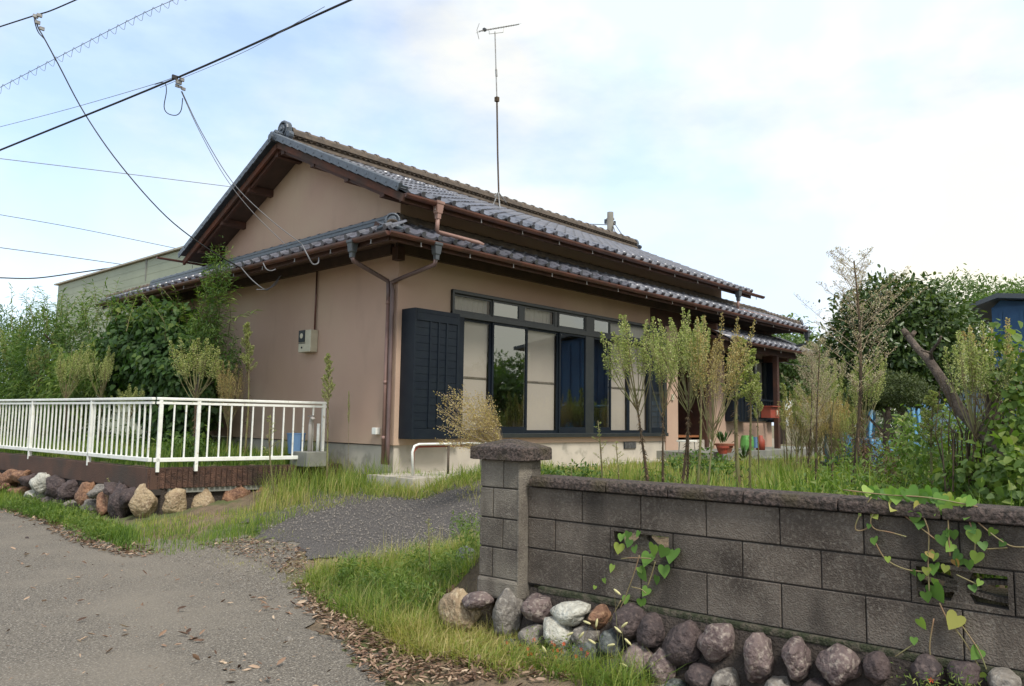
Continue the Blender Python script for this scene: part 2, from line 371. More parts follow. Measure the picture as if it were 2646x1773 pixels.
# ------------------------------------------------------------------ terrain, road, driveway
def sstep(a, b, x): t = np.clip((x - a) / (b - a), 0, 1); return t * t * (3 - 2 * t)
K2 = np.array([3.90, 9.64]); D2 = np.array([0.9864, -0.1642]); N2 = np.array([0.1642, 0.9864])
def zg(x, y):
    x = np.asarray(x, float); y = np.asarray(y, float)
    s = -0.083 * x + 0.9965 * y; n = 0.9965 * x + 0.083 * y
    z = 0.2 + 0.66 * np.clip((n - 3.9) / 3.4, 0, 1)
    z = z + 0.12 * sstep(3.3, 4.2, n) * sstep(3.1, 3.2, s) * (1 - sstep(4.0, 4.8, s))
    w = (1 - sstep(3.0, 3.9, s)) * (n > 3.93)
    z = z * (1 - w) + 0.885 * w
    z = np.where((s < 3.1) & (n <= 3.93), 0.2 + 0.06 * sstep(2.9, 3.5, n), z)
    e = (x - K2[0]) * N2[0] + (y - K2[1]) * N2[1]
    yard = (e > 0.10) & (n > 4.78) & (x < 6.5)
    z = np.where(yard, 0.93, z)
    w = sstep(10.5, 13.5, x) * (1 - sstep(5.2, 6.8, y))
    z = z * (1 - w) + 0.45 * w
    return z
def edge(s):
    return np.interp(s, [-5, 1.5, 3.08, 3.95, 4.9, 5.61, 6.4, 7.2, 7.88, 8.6, 9.9, 11.8, 13, 40],
                     [2.4, 2.6, 2.89, 3.29, 3.69, 4.1, 4.75, 4.75, 4.2, 4.19, 4.16, 4.3, 4.3, 4.3])
DRV = np.array([(6.9, 4.72), (7.75, 5.0), (8.15, 5.9), (8.0, 6.5), (7.5, 6.85), (6.95, 7.15), (6.3, 7.45), (5.2, 7.6), (4.2, 7.6), (4.15, 5.4), (4.8, 4.75), (5.6, 4.5)])
def inpoly(px, py, poly):
    r = np.zeros(px.shape, bool); j = len(poly) - 1
    for i in range(len(poly)):
        xi, yi = poly[i]; xj, yj = poly[j]
        c = ((yi > py) != (yj > py)) & (px < (xj - xi) * (py - yi) / (yj - yi + 1e-12) + xi)
        r ^= c; j = i
    return r
def wob(a, b, k=1.0):
    return 0.10 * np.sin(a * 5.1 * k + 1.3 * np.sin(b * 3.3)) + 0.06 * np.sin(a * 13.7 * k + b * 9.1) + 0.035 * np.sin(a * 31 + b * 23)
xs = np.concatenate([np.arange(-9, 1.0, 0.4), np.arange(1.0, 8.4, 0.05), np.arange(8.4, 30, 0.3)])
ys = np.concatenate([np.arange(-12, 0, 0.4), np.arange(0, 14.5, 0.05), np.arange(14.5, 45, 0.4)])
GX, GY = np.meshgrid(xs, ys, indexing='ij'); GZ = zg(GX, GY)
nx_, ny_ = GX.shape
rough_ = 0.012 * np.sin(GX * 7.3 + GY * 2.1) * np.sin(GY * 6.1 - GX) + 0.008 * rng.standard_normal(GX.shape)
sg = -0.083 * GX + 0.9965 * GY; ng = 0.9965 * GX + 0.083 * GY
onroad = ng < edge(sg) + wob(sg, ng) * 0.8
indrv = inpoly(sg + wob(ng, sg), ng + wob(sg, ng), DRV)
V = np.stack([GX, GY, GZ + np.where(onroad | indrv, 0, rough_ + 0.01)], -1).reshape(-1, 3)
ii, jj = np.meshgrid(np.arange(nx_ - 1), np.arange(ny_ - 1), indexing='ij')
a_ = (ii * ny_ + jj).ravel()
F = np.stack([a_, a_ + ny_, a_ + ny_ + 1, a_ + 1], -1)
go = link('ground', np_mesh('ground', V, F, Mt['soil'], smooth=False)); go['kind'] = 'structure'
def strip_sheet(name, ss, lo, hi, nn_, dz, m):
    """sheet between two curves n=lo(s)..hi(s)"""
    vs = []; 
    for s_, a, b in zip(ss, lo, hi):
        nv = a + (b - a) * np.linspace(0, 1, nn_); P_ = U[None, :2] * s_ + N[None, :2] * nv[:, None]
        vs.append(np.column_stack([P_, zg(P_[:, 0], P_[:, 1]) + dz]))
    v = np.concatenate(vs); k = np.arange((len(ss) - 1) * nn_).reshape(-1, nn_)[:, :-1].ravel()
    o = link(name, np_mesh(name, v, np.stack([k, k + nn_, k + nn_ + 1, k + 1], -1), m)); o['kind'] = 'structure'; return o
ss = np.concatenate([np.arange(-14, 0, .3), np.arange(0, 13, .03), np.arange(13, 70, .4)])
ed = edge(ss) + .10 * np.sin(ss * 4.1) + .05 * np.sin(ss * 11.3 + 1) + .03 * np.sin(ss * 29) + .015 * np.sin(ss * 67)
strip_sheet('road', ss, ss * 0 - 6, ed, 60, .012, Mt['asphalt'])
sd = np.arange(4.16, 8.14, .025); lo_ = []; hi_ = []
for s_ in sd:
    c = []
    for i in range(len(DRV)):
        (s0, n0), (s1, n1) = DRV[i], DRV[(i + 1) % len(DRV)]
        if (s0 - s_) * (s1 - s_) <= 0 and s0 != s1: c.append(n0 + (n1 - n0) * (s_ - s0) / (s1 - s0))
    w_ = .07 * np.sin(s_ * 6.1) + .04 * np.sin(s_ * 17) + .02 * np.sin(s_ * 43)
    lo_.append(min(c) + w_); hi_.append(max(c) + .06 * np.sin(s_ * 7.7 + 2) + .03 * np.sin(s_ * 23))
strip_sheet('driveway', sd, lo_, hi_, 50, .018, Mt['tarmac'])
far = MB().box((0, 0, 0.02), (1600, 1600, 0.04)).build('field', Mt['soil']); far['kind'] = 'structure'

# ------------------------------------------------------------------ the house
house = thing('house', (6.32, 8, 0.885), 'single storey beige stucco house with grey tiled double roof and black framed windows', 'house')
X0, Y0 = 6.32, 8.0
SL = 0.457; CA = 1 / math.hypot(1, SL); SA = SL * CA
UX, UY = 6.33, 8.01
HD = 0.77           # upper walls
wallm = Mt['stucco']
def hpart(name, boxes, m, parent=house, **k):
    mb = MB()
    for a, b in boxes: mb.ab(a, b)
    return mb.build(name, m, parent, **k)
hpart('foundation', [((X0 + .03, Y0 + .03, 0.6), (18.0, Y0 + .2, 1.25)), ((X0 + .03, Y0 + .2, 0.6), (X0 + .2, 16.2, 1.235))], Mt['concrete'])
hpart('gable_side_wall', [((X0, Y0 + .16, 1.25), (X0 + .16, 16.0, 4.25))], wallm)
hpart('front_wall', [((X0, Y0, 3.43), (12.45, Y0 + .16, 4.25)), ((X0, Y0, 1.25), (7.27, Y0 + .16, 3.43)),
                     ((7.27, Y0 + .001, 1.25), (13.0, Y0 + .16, 1.335))], wallm)
hpart('end_wall', [((13.0, Y0, 1.0), (13.45, Y0 + .16, 3.5))], wallm)
hpart('porch_wall', [((14.92, Y0, 1.0), (15.40, Y0 + .16, 3.5)), ((15.40, Y0 + .001, 1.0), (17.75, Y0 + .16, 1.66)), ((15.4, Y0 + .002, 3.1), (17.75, Y0 + .16, 3.5))], wallm)
hpart('timber_panel', [((12.45, Y0 + .02, 3.5), (17.9, Y0 + .14, 4.25)), ((12.45, Y0 + .01, 3.43), (13.0, Y0 + .14, 3.5))], Mt['wood'])
hpart('upper_wall', [((UX, UY, 4.14), (15.34, UY + .16, 4.68))], wallm)
hpart('back_wall', [((X0+.17, 12.6, 0.9), (17.7, 12.75, 2.0)), ((X0+.17, 12.6, 2.6), (17.7, 12.75, 4.0)), ((X0+.17, 12.6, 2.0), (11.0, 12.75, 2.6)), ((12.2, 12.6, 2.0), (17.7, 12.75, 2.6))], Mt['inner'])
hpart('ceiling', [((X0 + .17, Y0 + .17, 3.55), (18, 12.6, 3.6))], Mt['inner_wood'])
hpart('inner_floor', [((X0 + .17, Y0 + .17, 1.30), (18, 12.6, 1.34))], Mt['inner_wood'])
hpart('far_wall', [((17.75, Y0 + .16, 1.0), (17.9, 16, 4.2))], wallm)
# gable wall (upper, follows the roof)
RY = 10.5
def roofz(y): return 4.43 + SL * (min(y, 2 * RY - y) - 7.40)
poly = [(8.012, 4.14), (13.0, 4.14), (13.0, roofz(13.0) - .08), (RY, roofz(RY) - .08), (8.012, roofz(8.012) - .08)]
MB().extr(poly, (UX - .002, 0, 0), (0, 1, 0), (0, 0, 1), (1, 0, 0), 0.16).build('gable_wall', wallm, house)

# --- roof tiles
TW, TE, TL = 0.265, 0.235, 0.285
prof = [(0, .030), (.02, .014), (.06, .002), (.115, .0), (.16, .012), (.19, .034), (.215, .052), (.243, .050), (.265, .030)]
def tile_mesh(name, eave=False):
    mb = MB(); n = len(prof); t = 0.020 if not eave else 0.045
    f0 = 0.020
    for (x, z) in prof: mb.v.append((x, 0.0 if not eave else -0.03, z + f0))
    for (x, z) in prof: mb.v.append((x, TL, z))
    for (x, z) in prof: mb.v.append((x, 0.0 if not eave else -0.03, z + f0 - t))
    for i in range(n - 1):
        mb.f.append((i, i + 1, n + i + 1, n + i)); mb.f.append((2 * n + i, 2 * n + i + 1, i + 1, i))
    mb.f.append((0, n, 2 * n)); mb.f.append((n - 1, 3 * n - 1, 2 * n - 1))
    if eave:     # round boss at the roll
        b = len(mb.v); c = (.232, .030 + f0)
        ring = [(c[0] + .036 * math.cos(a), c[1] + .036 * math.sin(a)) for a in [2 * PI * k / 10 for k in range(10)]]
        mb.v += [(x, -0.055, z) for x, z in ring] + [(x, 0.05, z) for x, z in ring]
        mb.f.append(tuple(b + k for k in range(10)))
        for k in range(10): mb.f.append((b + k, b + 10 + k, b + 10 + (k + 1) % 10, b + (k + 1) % 10))
    me = mb.mesh(name, Mt['tile']); return me
T_ME, T_EV = tile_mesh('roof_tile'), tile_mesh('eave_tile', True)
tiles = []   # (matrix, eave?, group)
def plane_tiles(O, eu, ev, nu, nv, keep, grp):
    O = Vector(O); eu = Vector(eu); ev = Vector(ev); en = eu.cross(ev)
    for j in range(nv):
        for i in range(nu):
            p = O + eu * (i * TW) + ev * (j * TE)
            c = p + eu * TW / 2 + ev * TE / 2
            if not keep(c): continue
            jx = random.uniform(-.002, .002); jz = random.uniform(-.002, .003)
            m = Matrix(((eu.x, ev.x, en.x, p.x + jx), (eu.y, ev.y, en.y, p.y), (eu.z, ev.z, en.z, p.z + jz), (0, 0, 0, 1)))
            tiles.append((m @ Matrix.Rotation(random.uniform(-.006, .006), 4, 'X'), j == 0, grp))
EX, EY, EZ = 5.56, 7.23, 3.86
XE = 18.1
upper = hpart('upper_roof', [], Mt['soffit']) if False else None
def deck(name, quads, t=0.05):
    mb = MB()
    for q in quads:
        q = [np.array(p, float) for p in q]; nrm = np.cross(q[1] - q[0], q[2] - q[0]); nrm /= np.linalg.norm(nrm)
        if nrm[2] < 0: nrm = -nrm
        top = [p - nrm * .012 for p in q]; bot = [p - nrm * (t + .012) for p in q]; k = len(q)
        mb.add(top + bot, [tuple(range(k)), tuple(range(k, 2 * k))[::-1]] + [(i, (i + 1) % k, k + (i + 1) % k, k + i) for i in range(k)])
    return mb.build(name, Mt['soffit'], house)
xr0, xr1 = 5.86, 15.55
rt = RY - 7.40
UPR = deck('upper_roof', [[(xr0, 7.40, 4.43), (xr1, 7.40, 4.43), (xr1, RY, 4.43 + SL * rt), (xr0, RY, 4.43 + SL * rt)],
                          [(xr0, 13.6, 4.43), (xr1, 13.6, 4.43), (xr1, RY, 4.43 + SL * rt), (xr0, RY, 4.43 + SL * rt)]])
zt = EZ + SL * HD
LWR = deck('lower_roof', [[(EX, EY, EZ), (XE, EY, EZ), (XE - HD, EY + HD, zt), (EX + HD, EY + HD, zt)],
                          [(EX, EY, EZ), (EX, 16.75, EZ), (EX + HD, 15.98, zt), (EX + HD, EY + HD, zt)],
                          [(EX, 16.75, EZ), (14, 16.75, EZ), (13, 15.98, zt), (EX + HD, 15.98, zt)],
                          [(XE, EY, EZ), (XE, 16.75, EZ), (XE - HD, 15.98, zt), (XE - HD, EY + HD, zt)],
                          [(EX + HD, 12.6, zt), (EX + HD, 15.98, zt), (14, 15.98, zt), (14, 12.6, zt)],
                          [(15.3, UY, zt), (XE - HD, UY, zt), (XE - HD, 15.6, zt), (15.3, 15.6, zt)]])
plane_tiles((xr0 + .06, 7.40, 4.43), (1, 0, 0), (0, CA, SA), 36, 14, lambda c: True, UPR)
plane_tiles((xr1, 13.6, 4.43), (-1, 0, 0), (0, -CA, SA), 36, 14, lambda c: True, UPR)
plane_tiles((EX - .02, EY, EZ), (1, 0, 0), (0, CA, SA), 48, 4, lambda c: c.x > EX + (c.y - EY) - .05 and c.x < XE - (c.y - EY), LWR)
plane_tiles((EX, 16.75, EZ), (0, -1, 0), (CA, 0, SA), 36, 4, lambda c: c.y > EY + (c.x - EX) - .05 and c.y < 16.8 - (c.x - EX), LWR)
# porch roof
PZ, PY = 3.29, 7.14
PR = deck('porch_roof', [[(13.95, PY, PZ), (18.15, PY, PZ), (18.15, 8.0, PZ + SL * .86), (13.95, 8.0, PZ + SL * .86)]])
plane_tiles((13.95, PY, PZ), (1, 0, 0), (0, CA, SA), 16, 4, lambda c: True, PR)
# the 300 that show largest are single tiles, the rest is one joined part of the house
def vis(t):
    m, e, g = t; x, y, d = pxof(m.translation)
    front = m.col[2].xyz.dot(Vector((0, 0, CAMZ)) - m.translation) > -0.6
    return (0 if (-100 < x < 2746 and d > 0 and m.col[2].y < 0.05) else 1000) + d
tiles.sort(key=vis)
for m, e, g in tiles[:290]:
    link('roof_tile', T_EV if e else T_ME, g, m)
def inst_join(name, items, m, parent, kind='stuff'):
    """items: (mesh, matrix) joined into one object"""
    base = np.array(org(parent)); Vs = []; Fs = []; off = 0; fv = {}
    loops = []; starts = []; ls = 0
    for me, mm in items:
        if me.name not in fv:
            v = np.zeros(len(me.vertices) * 3, np.float32); me.vertices.foreach_get('co', v)
            li = np.zeros(len(me.loops), np.int32); me.loops.foreach_get('vertex_index', li)
            st = np.zeros(len(me.polygons), np.int32); me.polygons.foreach_get('loop_start', st)
            fv[me.name] = (v.reshape(-1, 3), li, st)
        v, li, st = fv[me.name]; A = np.array(mm)
        Vs.append(v @ A[:3, :3].T + A[:3, 3] - base); loops.append(li + off); starts.append(st + ls); off += len(v); ls += len(li)
    me = bpy.data.meshes.new(name); V_ = np.concatenate(Vs); lo = np.concatenate(loops); st = np.concatenate(starts)
    me.vertices.add(len(V_)); me.vertices.foreach_set('co', V_.astype(np.float32).ravel())
    me.loops.add(len(lo)); me.loops.foreach_set('vertex_index', lo.astype(np.int32))
    me.polygons.add(len(st)); me.polygons.foreach_set('loop_start', st.astype(np.int32))
    me.materials.append(m); me.update(calc_edges=True); me.validate()
    o = bpy.data.objects.new(name, me); COL.objects.link(o)
    if parent is not None: o.parent = parent
    if kind: o['kind'] = kind
    return o
inst_join('far_roof_tiles', [(T_EV if e else T_ME, m) for m, e, g in tiles[290:]], Mt['tile'], house)

# --- ridges
def ridge(name, p, q, w, layers, capr, lattice=False, collars=True, m=Mt['ridge'], pitch=.27):
    """stacked ridge from p to q: list of (height,width) slabs, then a half round cap with collars"""
    p = np.array(p, float); q = np.array(q, float); d = q - p; l = np.linalg.norm(d); ex = d / l
    ey = np.cross((0, 0, 1), ex); ey /= np.linalg.norm(ey); ez = np.cross(ex, ey)
    mb = MB(); h = 0
    for hh, ww in layers:
        mb.box(p + d / 2 + ez * (h + hh / 2 - .002), (l, ww, hh), ex, ey, ez); h += hh
    base = mb.build(name, m, house, bevel=0)
    cp = MB(); k = 7
    nseg = max(1, int(l / pitch))
    for i in range(nseg):
        a, b = p + ex * l * i / nseg + ez * h, p + ex * l * (i + 1) / nseg + ez * h
        for (s0, s1, r) in ((a, b, capr), (a - ex * .0, a + ex * min(.05, pitch * .4), capr * 1.25)):
            o0 = len(cp.v)
            for c in (s0, s1):
                for t in range(k + 1):
                    an = PI * t / k; cp.v.append(tuple(c + ey * math.cos(an) * r + ez * math.sin(an) * r * .8))
            for t in range(k): cp.f.append((o0 + t, o0 + t + 1, o0 + k + 2 + t, o0 + k + 1 + t))
            cp.f.append(tuple(o0 + t for t in range(k + 1))); cp.f.append(tuple(o0 + k + 1 + t for t in range(k + 1))[::-1])
    c = cp.build('ridge_cap', m, base, smooth=False)
    if lattice:
        lb = MB(); z0 = sum(x for x, _ in layers[:lattice]); nn_ = int(l / .105)
        for i in range(nn_):
            for sd in (-1, 1):
                cc = p + ex * (i + .5) * l / nn_ + ez * (z0 + .038) + ey * sd * (layers[0][1] / 2 - .028)
                pts = [cc + ex * .047 * math.cos(a) + ez * .034 * math.sin(a) for a in [PI * t / 5 for t in range(6)]]
                lb.tube(pts, .011, 4, cap=False)
        lb.build('ridge_lattice', m, base, kind='stuff')
    return base
zr = roofz(RY)
ridge('main_ridge', (6.06, RY, zr - .06), (15.55, RY, zr - .06), .3, [(.06, .30), (.025, .33), (.025, .30), (.075, .17), (.025, .30), (.025, .26), (.03, .22)], .085, lattice=3)
def ornament(p, face, sc, label=None, name='ridge_end_ornament'):
    """onigawara: round headed plate with boss, side scrolls and stepped foot; face = direction it looks to"""
    f = np.array(face, float); f /= np.linalg.norm(f); side = np.cross((0, 0, 1), f); side /= np.linalg.norm(side); up = np.cross(f, side)
    p = np.array(p, float); mb = MB()
    pl = [(math.cos(a) * .13, .17 + math.sin(a) * .13) for a in [PI * t / 10 - .25 * (1 - t / 5) for t in range(11)]]
    pl = [(.15, 0)] + pl + [(-.15, 0)]
    mb.extr([(a * sc, b * sc) for a, b in pl], p, side, up, f, .06 * sc)
    def ring(c, r, t, dd):
        pts = [c + side * r * math.cos(a) + up * r * math.sin(a) for a in [2 * PI * k / 14 for k in range(15)]]
        mb.tube(pts, t, 6, cap=False)
    c = p + up * .17 * sc + f * .07 * sc
    ring(c, .115 * sc, .022 * sc, 0)
    mb.tube([c - f * .02 * sc, c + f * .03 * sc], .07 * sc, 12)
    mb.tube([c, c + f * .05 * sc], .03 * sc, 8)
    for sd in (-1, 1):
        c2 = p + side * sd * .165 * sc + up * .06 * sc + f * .02 * sc
        mb.tube([c2, c2 + f * .07 * sc], .055 * sc, 10)
        pts = [c2 + side * sd * (.05 - .03 * t / 7) * sc * math.cos(t * .7) + up * (.05 - .03 * t / 7) * sc * math.sin(t * .7) + f * .06 * sc for t in range(9)]
        mb.tube(pts, .014 * sc, 5)
    return mb.build(name, Mt['ornament'], house, smooth=False, bevel=.004)
ornament((6.02, RY, zr + .02), (-1, 0, 0), 1.1)
ornament((15.6, RY, zr + .0), (1, 0, 0), .9)
MB().tube([(5.72, RY, zr + .03), (6.14, RY, zr + .03)], .05, 12).build('verge_round_tile', Mt['ornament'], house)
# hips of the lower roof
def hip(a, b, cornerface, lab):
    a = np.array(a, float); b = np.array(b, float)
    r = ridge('hip_ridge', a, b, .2, [(.035, .16), (.025, .13)], .06, m=Mt['ridge'], pitch=.075)
    return r
hip((EX + .16, EY + .16, EZ + .07), (UX, UY, zt + .01), None, '')
ornament((EX + .20, EY + .20, EZ + .055), (-1, -1, 0.0), 0.72)
pb = np.array((EX + .05, EY + .05, EZ + .06))
mb = MB(); dgn = np.array([-.707, -.707, 0]); sdn = np.array([.707, -.707, 0])
mb.tube([pb - dgn * .2, pb - dgn * .02, pb + dgn * .05], [.055, .052, .038], 12)
mb.tube([pb - sdn * .16 - dgn * .06 - np.array((0, 0, .03)), pb - sdn * .07 + np.array((0, 0, .0)), pb + np.array((0, 0, .02)), pb + sdn * .07, pb + sdn * .16 - dgn * .06 - np.array((0, 0, .03))], .03, 8)
mb.build('corner_tile', Mt['ornament'], house, smooth=True)
hip((EX + .1, 16.65, EZ + .06), (UX, 15.98, zt), None, '')
hip((XE - .1, EY + .1, EZ + .08), (XE - HD, UY, zt), None, '')
ornament((XE - .12, EY + .12, EZ + .10), (1, -1, 0), .5)
# flashing ridges where the lower roof meets the upper walls
ridge('wall_flashing', (UX - .05, UY - .07, zt - .035), (XE - HD, UY - .07, zt - .035), .2, [(.04, .15), (.012, .17), (.035, .14), (.012, .16), (.02, .13)], .035)
ridge('wall_flashing', (UX - .07, 15.9, zt - .035), (UX - .07, UY - .05, zt - .035), .2, [(.045, .15), (.012, .17), (.045, .14), (.012, .16), (.03, .13)], .035, m=Mt['ornament'])
# verge tiles on the rakes
vt = MB(); vt.box((0, TE / 2, .02), (.15, TE + .015, .03)); vt.box((-.068, TE / 2, -.012), (.02, TE + .015, .075)); vt.tube([(-.085, .04, -.005), (-.06, .04, -.005)], .014, 8)
vt.tube([(-.045, 0, .03), (-.045, TE + .02, .02)], .034, 7)
VT = vt.mesh('verge_tile', Mt['ornament'])
for sgn, y0_ in ((1, 7.40), (-1, 13.6)):
    for j in range(15):
        eu = Vector((1, 0, 0)); ev = Vector((0, sgn * CA, SA)); en = Vector((0, -sgn * SA, CA))
        p = Vector((xr0 - .02, y0_, 4.43)) + ev * (j * TE - .02) + en * .05
        m = Matrix(((eu.x, ev.x, en.x, p.x), (eu.y, ev.y, en.y, p.y), (eu.z, ev.z, en.z, p.z), (0, 0, 0, 1)))
        link('verge_tile', VT, UPR, m @ Matrix.Rotation(.05, 4, 'X') if True else m)
# barge boards, purlins, rafters
for sgn, y0_ in ((1, 7.36), (-1, 13.64)):
    a = np.array((5.87, y0_, 4.43 + 0 - .085)); b = np.array((5.87, RY, zr - .06))
    MB().bar(a, b, .04, .09).build('barge_board', Mt['wood_red'], house)
    a = a + (.07, 0, -.065); b = b + (.07, 0, -.065)
    MB().bar(a + (0, sgn * .5, .5 * SL), b, .05, .06).build('barge_board', Mt['wood'], house)
    for t in (.16, .42, .70, .97):
        y = y0_ + (RY - y0_) * t; z = 4.43 + SL * abs(y - y0_) - .12
        MB().box((6.13, y, z - .02), (.46, .10, .11)).build('purlin', Mt['wood'], house)
RF = MB().box((0, .55, -.035), (.045, 1.0, .06)).mesh('rafter', Mt['wood'])
def rafters(O, eu, ev, n, pitch, parent, off=0):
    O = Vector(O); eu = Vector(eu); ev = Vector(ev); en = eu.cross(ev)
    for i in range(n):
        p = O + eu * (i + .5) * pitch - en * .065
        link('rafter', RF, parent, Matrix(((eu.x, ev.x, en.x, p.x), (eu.y, ev.y, en.y, p.y), (eu.z, ev.z, en.z, p.z), (0, 0, 0, 1))))
rafters((EX + .3, EY, EZ), (1, 0, 0), (0, CA, SA), 26, .455, LWR)
rafters((EX, 16.2, EZ), (0, -1, 0), (CA, 0, SA), 18, .455, LWR)
rafters((xr0 + .3, 7.40, 4.43), (1, 0, 0), (0, CA, SA), 20, .455, UPR)
rafters((9.0, 13.6, 4.43), (-1, 0, 0), (0, -CA, SA), 6, .455, UPR)
# closed eaves: fascia and flat boards
hpart('fascia', [((EX + .04, EY + .02, EZ - .12), (XE, EY + .045, EZ - .01))], Mt['wood'])
hpart('fascia', [((EX + .02, EY + .045, EZ - .12), (EX + .045, 16.7, EZ - .01))], Mt['wood'])
hpart('fascia', [((xr0, 7.42, 4.31), (xr1, 7.445, 4.42))], Mt['wood'])
hpart('corner_beam', [((X0 - .10, Y0 - .10, 3.70), (X0 + .02, Y0 + .02, 3.88))], Mt['wood'])
hpart('eave_beam', [((X0 - .07, Y0 + .1, 3.80), (X0 - .005, 16.0, 3.94)), ((X0 - .07, Y0 - .07, 3.80), (17.9, Y0 - .005, 3.94))], Mt['soffit'])

# --- gutters
def gutter(name, p, q, r=.052, m=Mt['copper']):
    p = np.array(p, float); q = np.array(q, float); d = q - p; l = np.linalg.norm(d); ex = d / l; ey = np.cross((0, 0, 1), ex); ez = np.array([0, 0, 1.0])
    mb = MB(); k = 8
    for rr in (r, r - .006):
        for c in (p, q):
            for t in range(k + 1):
                a = PI + PI * t / k; mb.v.append(tuple(c + ey * rr * math.cos(a) + ez * rr * math.sin(a)))
    n = k + 1
    for t in range(k):
        mb.f.append((t, t + 1, n + t + 1, n + t)); mb.f.append((2 * n + t, 3 * n + t, 3 * n + t + 1, 2 * n + t + 1))
    for base in (0, k): mb.f.append((base, n + base, 3 * n + base, 2 * n + base))
    mb.f.append(tuple(range(n))); mb.f.append(tuple(range(n, 2 * n))[::-1])
    g = mb.build(name, m, house)
    bm_ = MB().box((0, 0, -.02), (.008, .010, .055)).box((0, 0, -.045), (.014, .02, .008)).mesh('gutter_bracket', Mt['steel'])
    kk = int(l / .80)
    for i in range(kk):
        c = p + d * (i + .6) / kk + np.array((0, 0, -.055))
        link('gutter_bracket', bm_, g, Matrix.Translation(Vector(c)))
    return g
gutter('gutter', (EX - .06, EY - .055, 3.825), (XE + .02, EY - .055, 3.825))
gutter('gutter', (EX - .06, 16.7, 3.825), (EX - .06, EY - .06, 3.825))
gutter('gutter', (5.86, 7.345, 4.40), (15.98, 7.345, 4.40))
gutter('gutter', (7.0, 13.66, 4.38), (5.4, 13.66, 4.38), r=.035)
gutter('gutter', (14.15, PY - .055, PZ - .03), (18.2, PY - .055, PZ - .03))
# --- hoppers and downpipes
def hopper(c, m, s=1.0):
    mb = MB(); c = np.array(c, float)
    def fr(z, a, b): return [c + np.array((i * a, j * b, z)) for i, j in ((-1, -1), (1, -1), (1, 1), (-1, 1))]
    lv = [(0.02, .075, .065), (-.02, .075, .065), (-.03, .065, .055), (-.15, .05, .045), (-.17, .035, .035), (-.24, .033, .033)]
    b = 0; vs = []
    for z, a, e in lv: vs += fr(z * s, a * s, e * s)
    fs = [(0, 1, 2, 3)[::-1], tuple(range(len(vs) - 4, len(vs)))]
    for i in range(len(lv) - 1):
        for k in range(4): fs.append((i * 4 + k, (i * 4) + (k + 1) % 4, (i + 1) * 4 + (k + 1) % 4, (i + 1) * 4 + k))
    return mb.add(vs, [f[::-1] for f in fs]).build('rain_hopper', m, house, bevel=.005)
hl = np.array((EX - .06, 7.90, 3.80)); hr = np.array((6.26, EY - .055, 3.80))
hopper(hl, Mt['hopper'], .85); hopper(hr, Mt['hopper'], .85)
jn = np.array((6.26, 8.10, 3.38))
def pipe(name, pts, r, m, parent=house, n=10): return MB().tube(pts, r, n).build(name, m, parent, smooth=True)
pipe('downpipe', [hl + (0, 0, -.18), hl + (.02, 0, -.24), jn + (0, .05, .06), jn + (0, .035, -.02), (6.27, 8.135, 3.10)], .029, Mt['pipe_brown'])
jr = jn + np.array((0, -.03, 0))
pipe('downpipe', [hr + (0, 0, -.18), hr + (0, .03, -.26), (6.30, 7.90, 3.46), jr + (0, 0, .03), (6.265, 8.05, 3.3), (6.265, 8.05, 1.30), (6.265, 8.05, 1.0)], .029, Mt['pipe_brown'])
dp = pipe('downpipe', [(6.27, 8.135, 3.22), (6.265, 8.135, 1.0)], .031, Mt['pipe_pink'])
for z in (3.12, 2.05, 1.32): pipe('pipe_collar', [(6.265, 8.135, z), (6.265, 8.135, z + .05)], .033, Mt['pipe_pink'], dp)
hu = np.array((6.42, 7.345, 4.40)); hopper(hu, Mt['pipe_pink'], .9)
pipe('downpipe', [hu + (0, 0, -.2), (6.42, 7.36, 4.04), (6.47, 7.39, 4.03), (7.08, 7.27, 3.985), (7.14, 7.22, 3.95)], .028, Mt['pipe_pink'])
hq = np.array((14.80, 7.345, 4.40)); hopper(hq, Mt['hopper'], 1.0)
pipe('downpipe', [hq + (0, 0, -.23), (14.80, 7.36, 4.02), (14.9, 7.42, 4.0), (16.9, 7.30, 3.95)], .030, Mt['pipe_pink'])
hz = np.array((17.95, EY - .055, 3.80)); hopper(hz, Mt['hopper'], 1.0)
pipe('downpipe', [hz + (0, 0, -.2), hz + (0, .04, -.3), (17.3, 7.9, 3.3)], .028, Mt['dark'])
pipe('conduit', [(X0 - .03, 9.93, 3.92), (X0 - .03, 9.93, 2.86)], .014, Mt['copper'])

# --- main window
win = hpart('window', [((7.27, Y0 - .05, 3.40), (12.42, Y0 + .06, 3.45)), ((7.27, Y0 - .045, 3.06), (12.42, Y0 + .06, 3.14)),
                       ((7.27, Y0 - .048, 3.06), (7.31, Y0 + .06, 3.42)), ((7.40, Y0 - .07, 1.335), (12.98, Y0 + .07, 1.40)),
                       ((12.36, Y0 - .04, 1.36), (12.42, Y0 + .05, 3.42)), ((10.40, Y0 - .03, 1.38), (10.62, Y0 + .06, 3.42)),
                       ((7.40, Y0 - .02, 1.38), (7.49, Y0 + .05, 3.08)), ((12.90, Y0 - .04, 1.36), (12.98, Y0 + .05, 3.43)),
                       ((12.42, Y0 + .02, 3.05), (12.90, Y0 + .05, 3.43))], Mt['bronze'], bevel=.004)
panes = [(7.49, 8.11, 's'), (8.11, 8.90, 'g'), (8.90, 9.69, 's'), (9.69, 10.42, 'g'), (10.60, 11.14, 'g'), (11.14, 11.72, 's'), (11.72, 12.37, 's'), (12.42, 12.90, 'g')]
